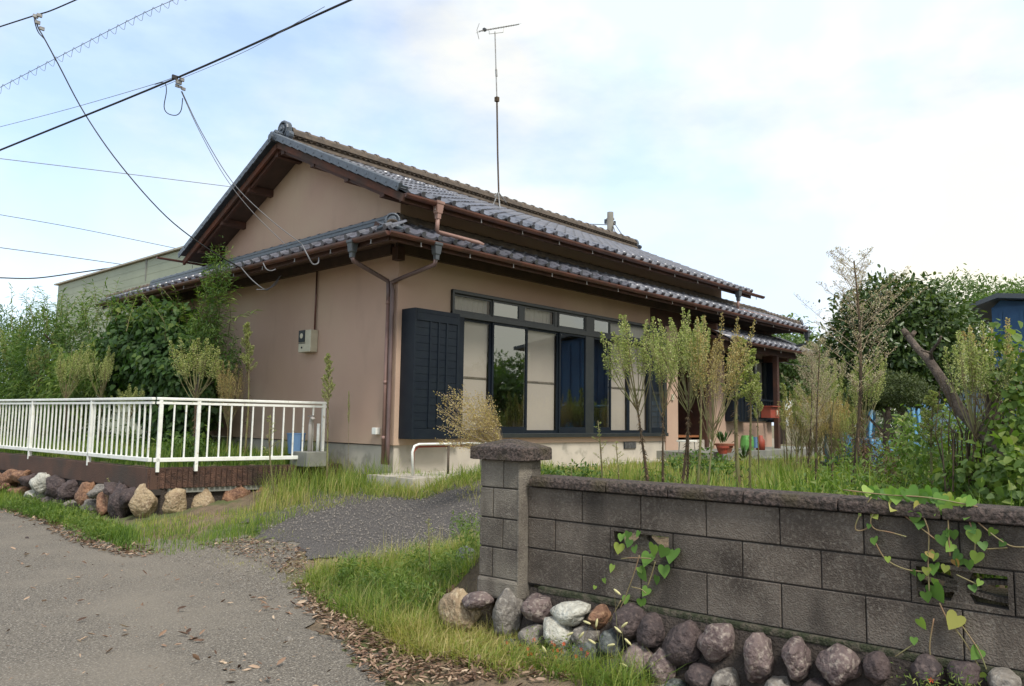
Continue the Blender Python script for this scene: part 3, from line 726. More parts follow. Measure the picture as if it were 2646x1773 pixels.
for i, (a, b, k) in enumerate(panes):
    yy = Y0 - .012 if k == 'g' else Y0 + .016
    w = .035; z0, z1 = 1.40, 3.06
    sh = MB()
    sh.ab((a, yy - .015, z0), (a + w, yy + .013, z1)); sh.ab((b - w, yy - .015, z0), (b, yy + .013, z1))
    bt = .10 if k == 'g' else .05
    sh.ab((a + w, yy - .0135, z0), (b - w, yy + .0115, z0 + bt)); sh.ab((a + w, yy - .0135, z1 - .035), (b - w, yy + .0115, z1))
    f = sh.build('sash', Mt['black'], win)
    MB().add([(a + w, yy, z0 + bt), (b - w, yy, z0 + bt), (b - w, yy, z1 - .035), (a + w, yy, z1 - .035)], [(0, 1, 2, 3)]).build('pane', Mt['glass'] if k == 'g' else Mt['glass_soft'], win)
    if k == 's':
        MB().ab((a + w - .01, yy + .05, z0), (b - w + .01, yy + .06, z1)).build('paper_screen', Mt['shoji'], win)
        MB().ab((a + w - .01, yy + .038, 2.20), (b - w + .01, yy + .050, 2.225)).build('screen_rail', Mt['block_light'], win)
tp = [(7.31, 8.11, 's'), (8.11, 8.72, 'g'), (8.82, 9.58, 's'), (9.66, 10.40, 'g'), (10.62, 11.12, 'g'), (11.12, 11.70, 's'), (11.70, 12.36, 's')]
for a, b, k in tp:
    sh = MB(); w = .028; z0, z1 = 3.14, 3.40; yy = Y0 - .005 if k == 'g' else Y0 + .01
    sh.ab((a, yy - .015, z0), (a + w, yy + .013, z1)).ab((b - w, yy - .015, z0), (b, yy + .013, z1))
    sh.ab((a + w, yy - .0135, z0), (b - w, yy + .0115, z0 + .03)).ab((a + w, yy - .0135, z1 - .03), (b - w, yy + .0115, z1))
    sh.build('sash', Mt['bronze'], win)
    MB().add([(a + w, yy, z0 + .03), (b - w, yy, z0 + .03), (b - w, yy, z1 - .03), (a + w, yy, z1 - .03)], [(0, 1, 2, 3)]).build('pane', Mt['glass'] if k == 'g' else Mt['glass_soft'], win)
    if k == 's':
        cm = MB(); nn_ = 14
        pts = [(a + w + (b - a - 2 * w) * t / nn_, Y0 + .09 + (.012 if t % 2 else -.012)) for t in range(nn_ + 1)]
        for (xa, ya), (xb, yb) in zip(pts[:-1], pts[1:]):
            cm.add([(xa, ya, z0), (xb, yb, z0), (xb, yb, z1), (xa, ya, z1)], [(0, 1, 2, 3)])
        cm.build('curtain', Mt['shoji'], win)
hpart('transom_post', [((8.72, Y0 - .01, 3.14), (8.82, Y0 + .04, 3.40)), ((9.58, Y0 - .01, 3.14), (9.66, Y0 + .04, 3.40))], Mt['bronze'], win)
# interior posts seen through the clear panes
hpart('interior_post', [((8.95, 9.1, 1.34), (9.12, 9.27, 3.55))], Mt['inner_wood']); hpart('interior_post', [((9.6, 10.4, 1.34), (9.72, 10.5, 3.55))], Mt['inner_wood'])
hpart('interior_rail', [((X0 + .2, 10.45, 2.28), (9.6, 10.5, 2.34)), ((X0 + .2, 10.45, 1.34), (9.6, 10.5, 1.46))], Mt['inner_wood'])
hpart('interior_panel', [((X0 + .2, 10.5, 1.46), (9.6, 10.53, 2.28))], Mt['shoji']); 
hpart('interior_partition', [((X0 + .2, 10.54, 1.34), (9.6, 10.58, 3.55)), ((13.0, Y0 + .2, 1.34), (13.1, 12.6, 3.55))], Mt['inner'])

# --- shutter box
SB = hpart('shutter_box', [((6.395, 7.72, 1.335), (6.43, 8.0, 3.06)), ((7.16, 7.72, 1.335), (7.20, 8.0, 3.06)), ((6.43, 7.72, 3.0), (7.16, 8.0, 3.06)),
                           ((6.43, 7.72, 1.335), (7.16, 8.0, 1.47)), ((6.43, 7.745, 1.47), (7.16, 7.98, 3.0)), ((6.43, 7.718, 2.90), (7.16, 7.74, 3.0)),
                           ((7.20, 7.86, 1.34), (7.42, 7.99, 3.05))], Mt['black'], bevel=.004)
slm = MB().box((0, 0, 0), (.725, .012, .098)).mesh('slat', Mt['black'])
for i in range(14): link('slat', slm, SB, Matrix.Translation((6.795, 7.738 - .001 * (i % 2), 1.525 + i * .1025)))
for x in (6.66, 6.81, 6.955): hpart('batten', [((x, 7.718, 1.49), (x + .028, 7.735, 2.90))], Mt['black'], SB)
hpart('vent_grille', [((11.6, Y0 + .01, 1.115), (11.98, Y0 + .028, 1.235))], Mt['dark'])
for i in range(9): hpart('vent_bar', [((11.62 + i * .04, Y0 + .0, 1.12), (11.632 + i * .04, Y0 + .012, 1.23))], Mt['steel'], house)
ap = MB().ab((5.95, 7.15, 0.55), (7.9, Y0 + .05, 0.885)).build('concrete_apron', Mt['concrete']); ap['kind'] = 'structure'
ap = MB().ab((7.9, 7.5, 0.55), (12.7, Y0 + .05, 0.895)).build('concrete_apron', Mt['concrete']); ap['kind'] = 'structure'

# --- entrance, porch and right hand window
hpart('entrance_door', [((13.45, 8.95, 1.1), (14.2, 9.0, 3.2)), ((14.22, 8.92, 1.1), (14.92, 8.97, 3.2))], Mt['black'])
for i in range(7): hpart('door_lattice', [((13.5 + i * .1, 8.93, 1.15), (13.515 + i * .1, 8.95, 3.15))], Mt['bronze'])
hpart('recess_wall', [((13.45, Y0 + .16, 1.0), (13.5, 9.0, 3.5)), ((14.88, Y0 + .16, 1.0), (14.92, 9.0, 3.5)), ((13.45, 9.0, 3.2), (14.92, 9.1, 3.6))], Mt['wood'])
hpart('door_post', [((14.55, 7.98, 1.1), (14.66, 8.09, 3.4))], Mt['wood'])
hpart('porch_beam', [((13.9, 7.30, 3.12), (17.6, 7.42, 3.27)), ((17.3, 7.40, 3.05), (17.4, 8.0, 3.2)), ((13.95, 7.4, 3.3), (14.0, 8.0, 3.6))], Mt['wood'])
hpart('porch_post', [((16.55, 7.31, 1.05), (16.66, 7.41, 3.12))], Mt['wood'])
ps = MB().ab((12.7, 7.0, 0.4), (18.6, Y0 + 1.0, 1.06)).ab((13.2, 6.7, 0.4), (15.6, 7.0, 0.93)).build('porch_slab', Mt['slab'], bevel=.01); ps['kind'] = 'structure'
hpart('shutter_box', [((15.42, 7.80, 1.64), (16.22, 8.0, 3.12))], Mt['black'], bevel=.004)
for i in range(5): hpart('shutter_rib', [((15.46 + i * .16, 7.788, 1.68), (15.48 + i * .16, 7.80, 3.08))], Mt['bronze'])
hpart('shutter_box', [((17.45, 7.80, 1.64), (17.75, 8.0, 3.12))], Mt['black'])
w2 = hpart('window', [((16.22, 7.97, 1.66), (17.45, 8.06, 1.72)), ((16.22, 7.97, 3.05), (17.45, 8.06, 3.12)), ((16.22, 7.97, 1.72), (16.27, 8.06, 3.05)), ((16.82, 7.97, 1.72), (16.87, 8.06, 3.05)), ((17.40, 7.97, 1.72), (17.45, 8.06, 3.05))], Mt['bronze'])
MB().add([(16.27, 7.995, 1.72), (16.82, 7.995, 1.72), (16.82, 7.995, 3.05), (16.27, 7.995, 3.05)], [(0, 1, 2, 3)]).add([(16.87, 8.0, 1.72), (17.4, 8.0, 1.72), (17.4, 8.0, 3.05), (16.87, 8.0, 3.05)], [(0, 1, 2, 3)]).build('pane', Mt['glass_soft'], w2)
cm = MB()
for t in range(30):
    xa = 16.27 + 1.13 * t / 30; ya = 8.1 + (.03 if t % 2 else -.03); yb = 8.1 + (.03 if (t + 1) % 2 else -.03)
    cm.add([(xa, ya, 1.7), (xa + 1.13 / 30, yb, 1.7), (xa + 1.13 / 30, yb, 3.05), (xa, ya, 3.05)], [(0, 1, 2, 3)])
cm.build('curtain', Mt['shoji'], w2)
bal = hpart('window_rail', [((15.9, 7.46, 2.10), (17.3, 7.50, 2.14)), ((15.9, 7.46, 1.70), (17.3, 7.50, 1.74)), ((15.9, 7.5, 2.10), (15.94, 8.0, 2.14)), ((17.26, 7.5, 2.10), (17.3, 8.0, 2.14)), ((17.26, 7.5, 1.70), (17.3, 8.0, 1.74))], Mt['black'])
for i in range(12): hpart('rail_bar', [((15.93 + i * .118, 7.47, 1.72), (15.95 + i * .118, 7.49, 2.12))], Mt['black'], bal)
for i in range(4): hpart('rail_bar', [((17.27, 7.55 + i * .11, 1.72), (17.29, 7.57 + i * .11, 2.12))], Mt['black'], bal)

# ------------------------------------------------------------------ things on and by the house
mt = thing('meter_box', (X0, 10.02, 2.56), 'cream electricity meter box on the plain side wall under a thin brown conduit', 'meter box')
MB().ab((X0 - .13, 9.87, 2.57), (X0 - .003, 10.20, 2.90)).build('box', Mt['meter'], mt, bevel=.008)
MB().ab((X0 - .142, 10.02, 2.72), (X0 - .13, 10.185, 2.90)).build('glass_cover', Mt['dark'], mt, bevel=.003)
MB().tube([(X0 - .142, 10.10, 2.815), (X0 - .148, 10.10, 2.815)], .04, 14).build('dial', Mt['meter'], mt)
MB().ab((X0 - .136, 10.01, 2.70), (X0 - .131, 10.19, 2.71)).build('seam', Mt['dark'], mt)
MB().tube([(X0 - .14, 10.10, 2.64), (X0 - .13, 10.10, 2.64)], .015, 10).build('seal', Mt['dark'], mt)
v = onx(978, 1114, X0)
o = MB().box((X0 - .04, v[1], v[2]), (.08, .09, .09)).build('vent_cap', Mt['white'], None, bevel=.006)
tag(o, 'small white vent cap low on the side wall beside the downpipe', 'vent cap')
o = MB().box((13.22, Y0 - .02, 2.10), (.07, .03, .12)).box((13.22, Y0 - .04, 2.09), (.03, .02, .03)).build('intercom', Mt['meter'], None, bevel=.004)
tag(o, 'small cream intercom on the narrow wall left of the entrance', 'intercom')
# tube frame bench
bn = thing('tube_frame', (6.1, 7.3, .91), 'rusty red and white bent tube frame stand under the shutter box', 'tube frame')
for yy in (7.25,):
    MB().tube([(6.04, yy, .91), (6.02, yy, 1.2), (6.05, yy, 1.27), (6.12, yy, 1.29), (7.3, yy, 1.29)], .016, 8).build('frame_tube', Mt['white'], bn, smooth=True)
    MB().tube([(6.07, yy + .03, .91), (6.06, yy + .03, 1.2), (6.13, yy + .03, 1.26), (7.3, yy + .03, 1.262)], .013, 8).build('frame_tube', Mt['red'], bn, smooth=True, label='red painted rusty tube')
    MB().tube([(6.62, yy + .01, .91), (6.62, yy + .01, 1.27)], .015, 8).build('leg', Mt['bark'], bn, smooth=True, label='rusty brown tube leg')
    MB().tube([(7.2, yy + .01, .91), (7.2, yy + .01, 1.27)], .014, 8).build('leg', Mt['steel'], bn, smooth=True)
# taps and bucket near the side wall
bk = thing('bucket', tuple(onx(770, 1160, 5.75)), 'blue plastic bucket behind the white fence near its right end', 'bucket')
c = onx(765, 1140, 5.75)
MB().tube([c + (0, 0, -.17), c + (0, 0, .10)], [.10, .125], 16, cap=False).tube([c + (0, 0, .095), c + (0, 0, .11)], [.13, .13], 16, cap=False).tube([c + (0, 0, -.17), c + (0, 0, -.165)], .10, 16).build('pail', Mt['blue_plastic'], bk)
c = onx(800, 1170, 5.85)
wp = thing('water_tap', tuple(c), 'lagged white standpipe with tap on a low concrete block behind the fence end', 'water tap')
MB().box(c + (.0, 0, -.08), (.35, .42, .2)).build('basin', Mt['slab'], wp, bevel=.01)
MB().tube([c, c + (0, 0, .38), c + (0, -.03, .48), c + (-.02, -.10, .46)], [.035, .032, .03, .022], 9).build('pipe', Mt['chrome'], wp, smooth=True)
MB().tube([c + (.06, -.1, 0), c + (.06, -.1, .40)], .022, 8).build('pipe', Mt['white'], wp, smooth=True)
MB().box(c + (-.02, -.03, .50), (.09, .02, .02)).build('tap_handle', Mt['steel'], wp)
# porch things
c = ony(1990, 1066, 7.25)
mbx = thing('mailbox', tuple(c), 'red metal mailbox fixed to the porch post in front of the window rail', 'mailbox')
MB().box(c, (.42, .22, .24)).build('case', Mt['red'], mbx, bevel=.006)
MB().box(c + (.0, -.02, .13), (.46, .28, .02)).build('lid', Mt['red'], mbx)
MB().box(c + (.09, -.115, -.01), (.16, .01, .15)).build('door', Mt['terracotta'], mbx)
MB().tube([c + (.09, -.118, .02), c + (.09, -.125, .02)], .03, 10).build('emblem', Mt['meter'], mbx)
MB().box(c + (.09, -.122, -.03), (.05, .006, .03)).build('name_tag', Mt['meter'], mbx)
c = ony(1931, 1133, 7.2); c[2] = 1.06
bg_ = thing('shopping_bag', tuple(c), 'bright green bag of rubbish standing on the porch slab', 'bag')
me_ = MB()
for i, (z, w) in enumerate(((0, .17), (.1, .2), (.22, .19), (.30, .16))): me_.v += [tuple(c + np.array((math.cos(a) * w * (1 + .08 * math.sin(3 * a + i)), math.sin(a) * w * .6, z))) for a in [2 * PI * k / 14 for k in range(14)]]
for i in range(3):
    for k in range(14): me_.f.append((i * 14 + k, i * 14 + (k + 1) % 14, (i + 1) * 14 + (k + 1) % 14, (i + 1) * 14 + k))
me_.f.append(tuple(range(42, 56)))
me_.build('sack', Mt['cargreen'], bg_)
MB().box(c + (.14, -.09, .16), (.12, .1, .22)).build('crate', Mt['blue_plastic'], bg_)
c = ony(1965, 1140, 7.1); c[2] = 1.06
o = MB().tube([c, c + (0, 0, .2), c + (0, 0, .25), c + (0, 0, .30)], [.09, .09, .05, .045], 12).build('red_can', Mt['red'], None, smooth=True)
tag(o, 'small red can on the porch slab beside the green bag', 'can')
def pot(px, py, y, r, h, lab, m):
    c = ony(px, py, y); c[2] = float(zg(c[0], c[1])) if y < 6.6 else 1.06 if c[2] > 1.0 else .93
    t = thing('plant_pot', tuple(c), lab, 'plant pot')
    MB().tube([c, c + (0, 0, h)], [r * .7, r], 16).tube([c + (0, 0, h - .03), c + (0, 0, h + .005)], [r * 1.1, r * 1.12], 16).build('pot', m, t, smooth=False)
    lb = MB()
    for i in range(26):
        a = random.uniform(0, 6.3); l = random.uniform(.1, .3); q = c + (0, 0, h)
        d = np.array((math.cos(a) * .6, math.sin(a) * .6, 1.0)); e = np.array((-math.sin(a), math.cos(a), 0)) * .02
        lb.add([q + d * l * .4, q + d * l * .7 + e, q + d * l, q + d * l * .7 - e], [(0, 1, 2, 3)])
    lb.build('foliage', Mt['lf_mid'], t)
pot(1872, 1142, 6.85, .17, .16, 'wide terracotta bowl pot left of the green bag', Mt['terracotta'])
pot(1868, 1162, 6.6, .10, .13, 'small red pot on the step under the wide bowl pot', Mt['red'])
pot(1921, 1188, 6.0, .10, .22, 'tall orange pot in the grass below the porch', Mt['terracotta'])
c = ony(1775, 1150, 7.2)
st = thing('stool', (c[0], c[1], 1.06), 'small white topped stool by the entrance', 'stool')
MB().box((c[0], c[1], 1.27), (.36, .22, .03)).build('seat', Mt['white'], st, bevel=.005)
for i in (-1, 1):
    for j in (-1, 1): MB().tube([(c[0] + i * .15, c[1] + j * .08, 1.06), (c[0] + i * .14, c[1] + j * .07, 1.26)], .009, 6).build('leg', Mt['steel'], st)

# ------------------------------------------------------------------ white fence on its kerb
def seg_fence(P, Q, posts, npick, name, label, skip_first=False):
    P = np.array(P, float); Q = np.array(Q, float); d = Q - P; l = np.linalg.norm(d); ex = d / l; ey = np.array([-ex[1], ex[0], 0])
    t = thing(name, tuple(P), label, 'fence', 'white railings round the raised side garden')
    zt_, zb = 1.80, 1.055
    def rail(z, w, h): return MB().box((P + Q) / 2 + np.array((0, 0, z - P[2])), (l, w, h), ex, ey, (0, 0, 1))
    rail(zt_, .05, .035).build('top_rail', Mt['white'], t, bevel=.008)
    rail(zt_ - .05, .03, .03).build('upper_rail', Mt['white'], t)
    rail(zb, .045, .05).build('bottom_rail', Mt['white'], t, bevel=.006)
    pk = MB().box((0, 0, 0), (.018, .018, zt_ - .06 - zb), ex, ey, (0, 0, 1)).mesh('picket', Mt['white'])
    for i in range(npick):
        c = P + d * (i + .5) / npick
        link('picket', pk, t, Matrix.Translation((c[0], c[1], (zt_ - .06 + zb) / 2)) @ Matrix.Rotation(random.uniform(-.006, .006), 4, 'Y'))
    ps_ = MB().box((0, 0, 0), (.038, .045, zt_ - .96 + .05), ex, ey, (0, 0, 1)).mesh('post', Mt['white'])
    for k in posts:
        c = P + ex * k + ey * .0
        link('post', ps_, t, Matrix.Translation((c[0], c[1], (zt_ + .96 - .05) / 2)))
    return t
KC = np.array([3.887, 9.56, .96])
FE = np.array([6.09, 9.19, .96]) - D2.tolist()[0] * 0
FE = KC + np.append(D2, 0) / np.linalg.norm(D2) * 2.30
FE = np.array([6.085, 9.195, .96])
seg_fence(KC, FE, [.05, .50, 2.17], 16, 'garden_fence', 'short white steel railing beside the driveway, facing the camera, right of the corner post')
dl = np.array([-.083, .9965, 0])
seg_fence(KC + dl * .07, KC + dl * 9.5, [1.68, 3.70, 5.7, 7.7], 68, 'garden_fence', 'long white steel railing running along the road, left of the corner post')
o_left = [o for o in bpy.data.objects if o.name.startswith('garden_fence')]
# kerb walls
exf = (FE - KC); exf[2] = 0; lf = np.linalg.norm(exf); exf /= lf; eyf = np.array([-exf[1], exf[0], 0])
kw = thing('retaining_wall', (3.85, 9.5, .2), 'low wall of upright tan and red boulders under a ribbed brown kerb beside the driveway', 'retaining wall')
kl = lf + .45
MB().box(KC + exf * (kl / 2 - .05) + eyf * .10 + np.array((0, 0, -.13)), (kl, .12, .25), exf, eyf, (0, 0, 1)).build('kerb', Mt['kerb_plain'], kw, bevel=.006)
rb = MB(); rb.box((0, 0, 0), (.05, .03, .235), exf, eyf, (0, 0, 1)); RBm = rb.mesh('kerb_rib', Mt['kerb'])
nr = int(kl / .066)
for i in range(nr):
    c = KC + exf * (i + .5) * kl / nr - exf * .05 + eyf * .03 + np.array((0, 0, -.135 + random.uniform(-.003, .003)))
    link('kerb_rib', RBm, kw, Matrix.Translation(Vector(c)) @ Matrix.Rotation(random.uniform(-.03, .03), 4, 'Z'))
kr = thing('retaining_wall', (3.85, 14, .2), 'long low wall of dark jumbled boulders under a plain brown kerb along the road', 'retaining wall')
p = KC - np.array((0, 0, 0)) + N * .04
MB().box(p + dl * 6 + np.array((0, 0, -.135)), (12, .12, .26), dl, N, (0, 0, 1)).build('kerb', Mt['kerb_plain'], kr, bevel=.006)
MB().box(p + dl * 6 + N * .02 + np.array((0, 0, -.295)), (12, .12, .07), dl, N, (0, 0, 1)).build('mortar_band', Mt['joint'], kr)
MB().box(p + dl * 6 + N * .18 + np.array((0, 0, -.55)), (12, .2, .6), dl, N, (0, 0, 1)).build('mortar', Mt['mortar'], kr)
MB().box(KC + exf * kl / 2 + eyf * .20 + np.array((0, 0, -.50)), (kl, .2, .55), exf, eyf, (0, 0, 1)).build('mortar', Mt['mortar'], kw)
MB().box(KC + exf * kl / 2 + eyf * .12 + np.array((0, 0, -.285)), (kl, .14, .06), exf, eyf, (0, 0, 1)).build('mortar_band', Mt['slab'], kw)

# ------------------------------------------------------------------ stones
def ico(sub):
    bm = __import__('bmesh').new(); __import__('bmesh').ops.create_icosphere(bm, subdivisions=sub, radius=1)
    v = np.array([x.co[:] for x in bm.verts]); f = np.array([[x.index for x in q.verts] for q in bm.faces]); bm.free(); return v, f
ICO = {2: ico(2), 3: ico(3), 4: ico(4)}
def stone_mesh(seed, ang=0.5, sub=3):
    """unit stone; ang: 0 smooth river cobble .. 1 angular"""
    v, f = ICO[sub]; v = v.copy(); r = np.random.default_rng(seed)
    if ang > 0:
        for k in range(int(7 + 6 * ang)):
            d = r.normal(size=3); d /= np.linalg.norm(d); h = r.uniform(.62, .92) if ang > .3 else r.uniform(.8, .95)
            t = v @ d; m_ = t > h; v[m_] -= np.outer(t[m_] - h, d) * .85
    ns = np.array([noise.fractal(Vector(p * 1.3) + Vector((seed, 0, 0)), 1.0, 2.0, 5) for p in v])
    v *= (1 + ns * (.20 + .16 * ang))[:, None]; v += .10 * np.stack([v[:, 1] * v[:, 2], v[:, 0] * v[:, 2] * r.normal(), v[:, 0] * v[:, 0] * r.normal()], -1)
    v /= np.abs(v).max(0)
    return v, f
def stone(c, ex, ey, ez, dims, m, parent, seed, ang=.5, name='stone', sub=3, rot=0.0):
    v, f = stone_mesh(seed, ang, sub); c = np.array(c, float)
    ca, sa = math.cos(rot), math.sin(rot)
    a = v * (np.array(dims) / 2)
    a = np.stack([a[:, 0] * ca - a[:, 2] * sa, a[:, 1], a[:, 0] * sa + a[:, 2] * ca], -1)
    w = c + np.outer(a[:, 0], ex) + np.outer(a[:, 1], ey) + np.outer(a[:, 2], ez) - np.array(org(parent))
    me = np_mesh(name, w, f, m, smooth=True)
    return link(name, me, parent)
def stone_px(plane_n, cx, cy, w, h, rot, m, parent, seed, ang, depth=.3, off=0.0):
    """boulder seen at (cx,cy) with size w,h pixels, seated in the road side face at distance n"""
    p = onn(cx, cy, plane_n); x0 = onn(cx - w / 2, cy, plane_n); x1 = onn(cx + w / 2, cy, plane_n)
    wd = np.linalg.norm(x1 - x0); dist = (R.T @ (p - C0))[2] * -1; ht = h * dist / FPX
    wd = min(wd, w * dist / FPX * 1.55)
    return stone(p + N * off, -U, N, np.array((0, 0, 1.0)), (wd, depth, ht), m, parent, seed, ang, rot=-math.radians(rot))
zv = np.array((0, 0, 1.0))
# boulders facing the driveway (tall, tan and red); measured on the vertical face below the kerb
S2 = [(376, 1296, 74, 104, 'st_tan'), (455, 1300, 72, 92, 'st_tan'), (526, 1298, 58, 90, 'st_tan'), (605, 1290, 84, 84, 'st_red'), (678, 1282, 40, 66, 'st_red'),
      (735, 1275, 60, 50, 'st_red'), (800, 1262, 55, 40, 'st_tan'), (905, 1258, 50, 36, 'st_tan')]
def onface(x, y, P, nrm):
    d = ray(x, y); t = ((P - C0) @ nrm) / (d @ nrm); return C0 + d * t
for i, (cx, cy, w, h, m) in enumerate(S2):
    P = KC + eyf * .04
    p = onface(cx, cy, P, eyf); dist = -(R.T @ (p - C0))[2]
    stone(p + eyf * .04, exf, eyf, zv, (w * dist / FPX * 1.04, .26, h * dist / FPX), Mt[m], kw, 40 + i, .75 if i != 2 else .4)
S3 = [(312, 1300, 50, 110, 'st_dark'), (335, 1285, 30, 60, 'st_dark'), (278, 1305, 46, 84, 'st_red'), (262, 1270, 52, 44, 'st_grey'), (222, 1275, 44, 70, 'st_red'), (240, 1312, 40, 44, 'st_grey'),
      (186, 1318, 34, 50, 'st_grey'), (180, 1265, 34, 55, 'st_dark'), (150, 1262, 46, 60, 'st_dark'), (130, 1300, 50, 44, 'st_mauve'), (110, 1248, 44, 54, 'st_white'), (92, 1280, 38, 36, 'st_white'),
      (78, 1245, 26, 40, 'st_dark'), (55, 1272, 44, 36, 'st_red'), (60, 1232, 36, 34, 'st_red'), (25, 1235, 44, 38, 'st_red'), (20, 1262, 36, 30, 'st_red'), (-12, 1240, 36, 50, 'st_red'), (165, 1300, 30, 40, 'st_dark'),
      (205, 1310, 30, 36, 'st_dark'), (298, 1262, 36, 34, 'st_dark')]
for i, (cx, cy, w, h, m) in enumerate(S3):
    stone_px(4.60, cx, cy, w * 1.1, h * 1.05, random.uniform(-25, 25), Mt[m], kr, 80 + i, .7, depth=.32)
for i in range(10):
    q = rf(14.2 + i * .55, 4.62, .52 + .1 * (i % 2)); stone(q, -U, N, zv, (.5, .3, .35), Mt[['st_red', 'st_dark', 'st_grey'][i % 3]], kr, 120 + i, .7)

# ------------------------------------------------------------------ block wall, openings, coping, pillar
WF = 3.858; WT = 0.12
bwl = thing('block_wall', tuple(rf(1.2, WF, .6)), 'dark weathered grey concrete block wall with rough coping and two openwork blocks', 'block wall')
rows = [(1.190, 1.004), (1.002, .820), (.818, .604)]
def wallbox(mb, s0, s1, n0, n1, z0, z1):
    return mb.box(rf((s0 + s1) / 2, (n0 + n1) / 2, (z0 + z1) / 2), (abs(s1 - s0), n1 - n0, abs(z1 - z0)), U, N, (0, 0, 1))
G_ = .0025
joints = [[2.50 - .388 * k for k in range(14)], [2.695 - .388 * k for k in range(14)], [2.50 - .388 * k for k in range(14)]]
SE = 2.90
opens = [(1, 2.295, 1.915)]
mbj = MB(); wallbox(mbj, SE, .82 - .05, WF + .012, WF + WT - .012, .60, 1.19)
openS = []
rr = random.Random(4)
op_idx = []
for r_, (zt_, zb_) in enumerate(rows):
    js = [SE] + joints[r_]
    for k in range(len(js) - 1):
        a, b = js[k], js[k + 1]
        if r_ == 1 and abs(a - 2.307) < .02: op_idx.append((a, b, zb_, zt_)); continue
        if r_ == 1 and abs(a - (2.695 - 5 * .388)) < .02: op_idx.append((a, b, zb_, zt_)); continue
        dn = rr.uniform(-.003, .003)
        mb = MB(); wallbox(mb, a - G_, b + G_, WF + dn, WF + WT + dn, zb_ + G_, zt_ - G_)
        mb.build('block', Mt['block'], bwl, bevel=.005)
# mortar core split round the openings
core = MB(); xs_ = sorted([SE - .02] + [v_ for o_ in op_idx for v_ in o_[:2]] + [-2.5], reverse=True)
for k in range(0, len(xs_) - 1, 2): wallbox(core, xs_[k], xs_[k + 1], WF + .010, WF + WT - .010, .60, 1.19)
for (a, b, z0, z1) in op_idx:
    wallbox(core, a, b, WF + .011, WF + WT - .011, .60, z0); wallbox(core, a, b, WF + .011, WF + WT - .011, z1, 1.19)
core.build('mortar_joint', Mt['joint'], bwl)
def openblock(a, b, z0, z1, kind):
    mb = MB(); e = .022
    wallbox(mb, a - G_, b + G_, WF, WF + WT, z0 + G_, z0 + e); wallbox(mb, a - G_, b + G_, WF, WF + WT, z1 - e, z1 - G_)
    wallbox(mb, a - G_, a - e, WF, WF + WT, z0 + e, z1 - e); wallbox(mb, b + e, b + G_, WF, WF + WT, z0 + e, z1 - e)
    f = mb.build('openwork_block', Mt['block'], bwl)
    w = abs(a - b) - 2 * e; h = z1 - z0 - 2 * e; o = rf((a + b) / 2, WF + .025, (z0 + z1) / 2)
    if kind == 0:   # a peak shaped filling with two upper openings
        pl = [(-w / 2, -h / 2), (w / 2, -h / 2), (w / 2, -.02)]
        pl += [(w / 2 * (1 - t) , -.02 + (h / 2 + .02) * t ** 2.2) for t in np.linspace(.15, .86, 8)] + [(.03, h / 2), (-.03, h / 2)]
        pl += [(-w / 2 * (1 - t), -.02 + (h / 2 + .02) * t ** 2.2) for t in np.linspace(.86, .15, 8)] + [(-w / 2, -.02)]
        MB().extr(pl, o, -U, (0, 0, 1), N, .06).build('openwork_infill', Mt['block'], f)
    else:           # four pointed star with curved webs
        mb = MB(); n = 10
        for sx in (-1, 1):
            for sz in (-1, 1):
                prev = None
                for t in range(n + 1):
                    q = t / n; x = sx * (.02 + (w / 2 - .02) * q); z = sz * (h / 2) * (1 - (1 - q) ** 2) * .35 + sz * .012
                    if prev: mb.bar(o + -U * prev[0] + zv * prev[1], o - U * x + zv * z, .05, .014, up=N) if False else mb.box(o - U * (prev[0] + x) / 2 + zv * (prev[1] + z) / 2 + N * .03, (abs(x - prev[0]) + .006, .06, .018), U, N, (0, 0, 1))
                    prev = (x, z)
        pl = [(0, h / 2), (.015, .03), (.06, .012), (.06, -.012), (.015, -.03), (0, -h / 2), (-.015, -.03), (-.06, -.012), (-.06, .012), (-.015, .03)]
        pl = [(0.05 * s_ * (1 - abs(math.sin(t))) * 1.3 + 0, 0) for t, s_ in ()] or [(.045, h / 2), (.028, .03), (.07, 0), (.028, -.03), (.045, -h / 2), (-.045, -h / 2), (-.028, -.03), (-.07, 0), (-.028, .03), (-.045, h / 2)]
        mb.extr(pl, o, -U, (0, 0, 1), N, .06)
        mb.build('openwork_infill', Mt['block'], f)
for k, (a, b, z0, z1) in enumerate(op_idx): openblock(a, b, z0, z1, k)
# coping stones
cps = [SE - .03, 2.32, 1.93, 1.51, 1.05, .62, .2, -.25, -.7, -1.2]
for k in range(len(cps) - 1):
    a, b = cps[k], cps[k + 1]
    mb = MB(); prf = [(-.035, 0), (-.038, .04), (-.02, .062), (WT + .02, .066), (WT + .038, .04), (WT + .035, 0)]
    mb.extr(prf, rf(a - .003, WF, 1.196), N, (0, 0, 1), -U, (a - b) - .006)
    mb.build('coping_stone', Mt['cope'], bwl, bevel=.006)
# footing of the wall
mb = MB(); wallbox(mb, 2.80, -2.5, WF - .03, WF + WT, .565, .603); mb.build('ledge', Mt['moss'], bwl, bevel=.01)
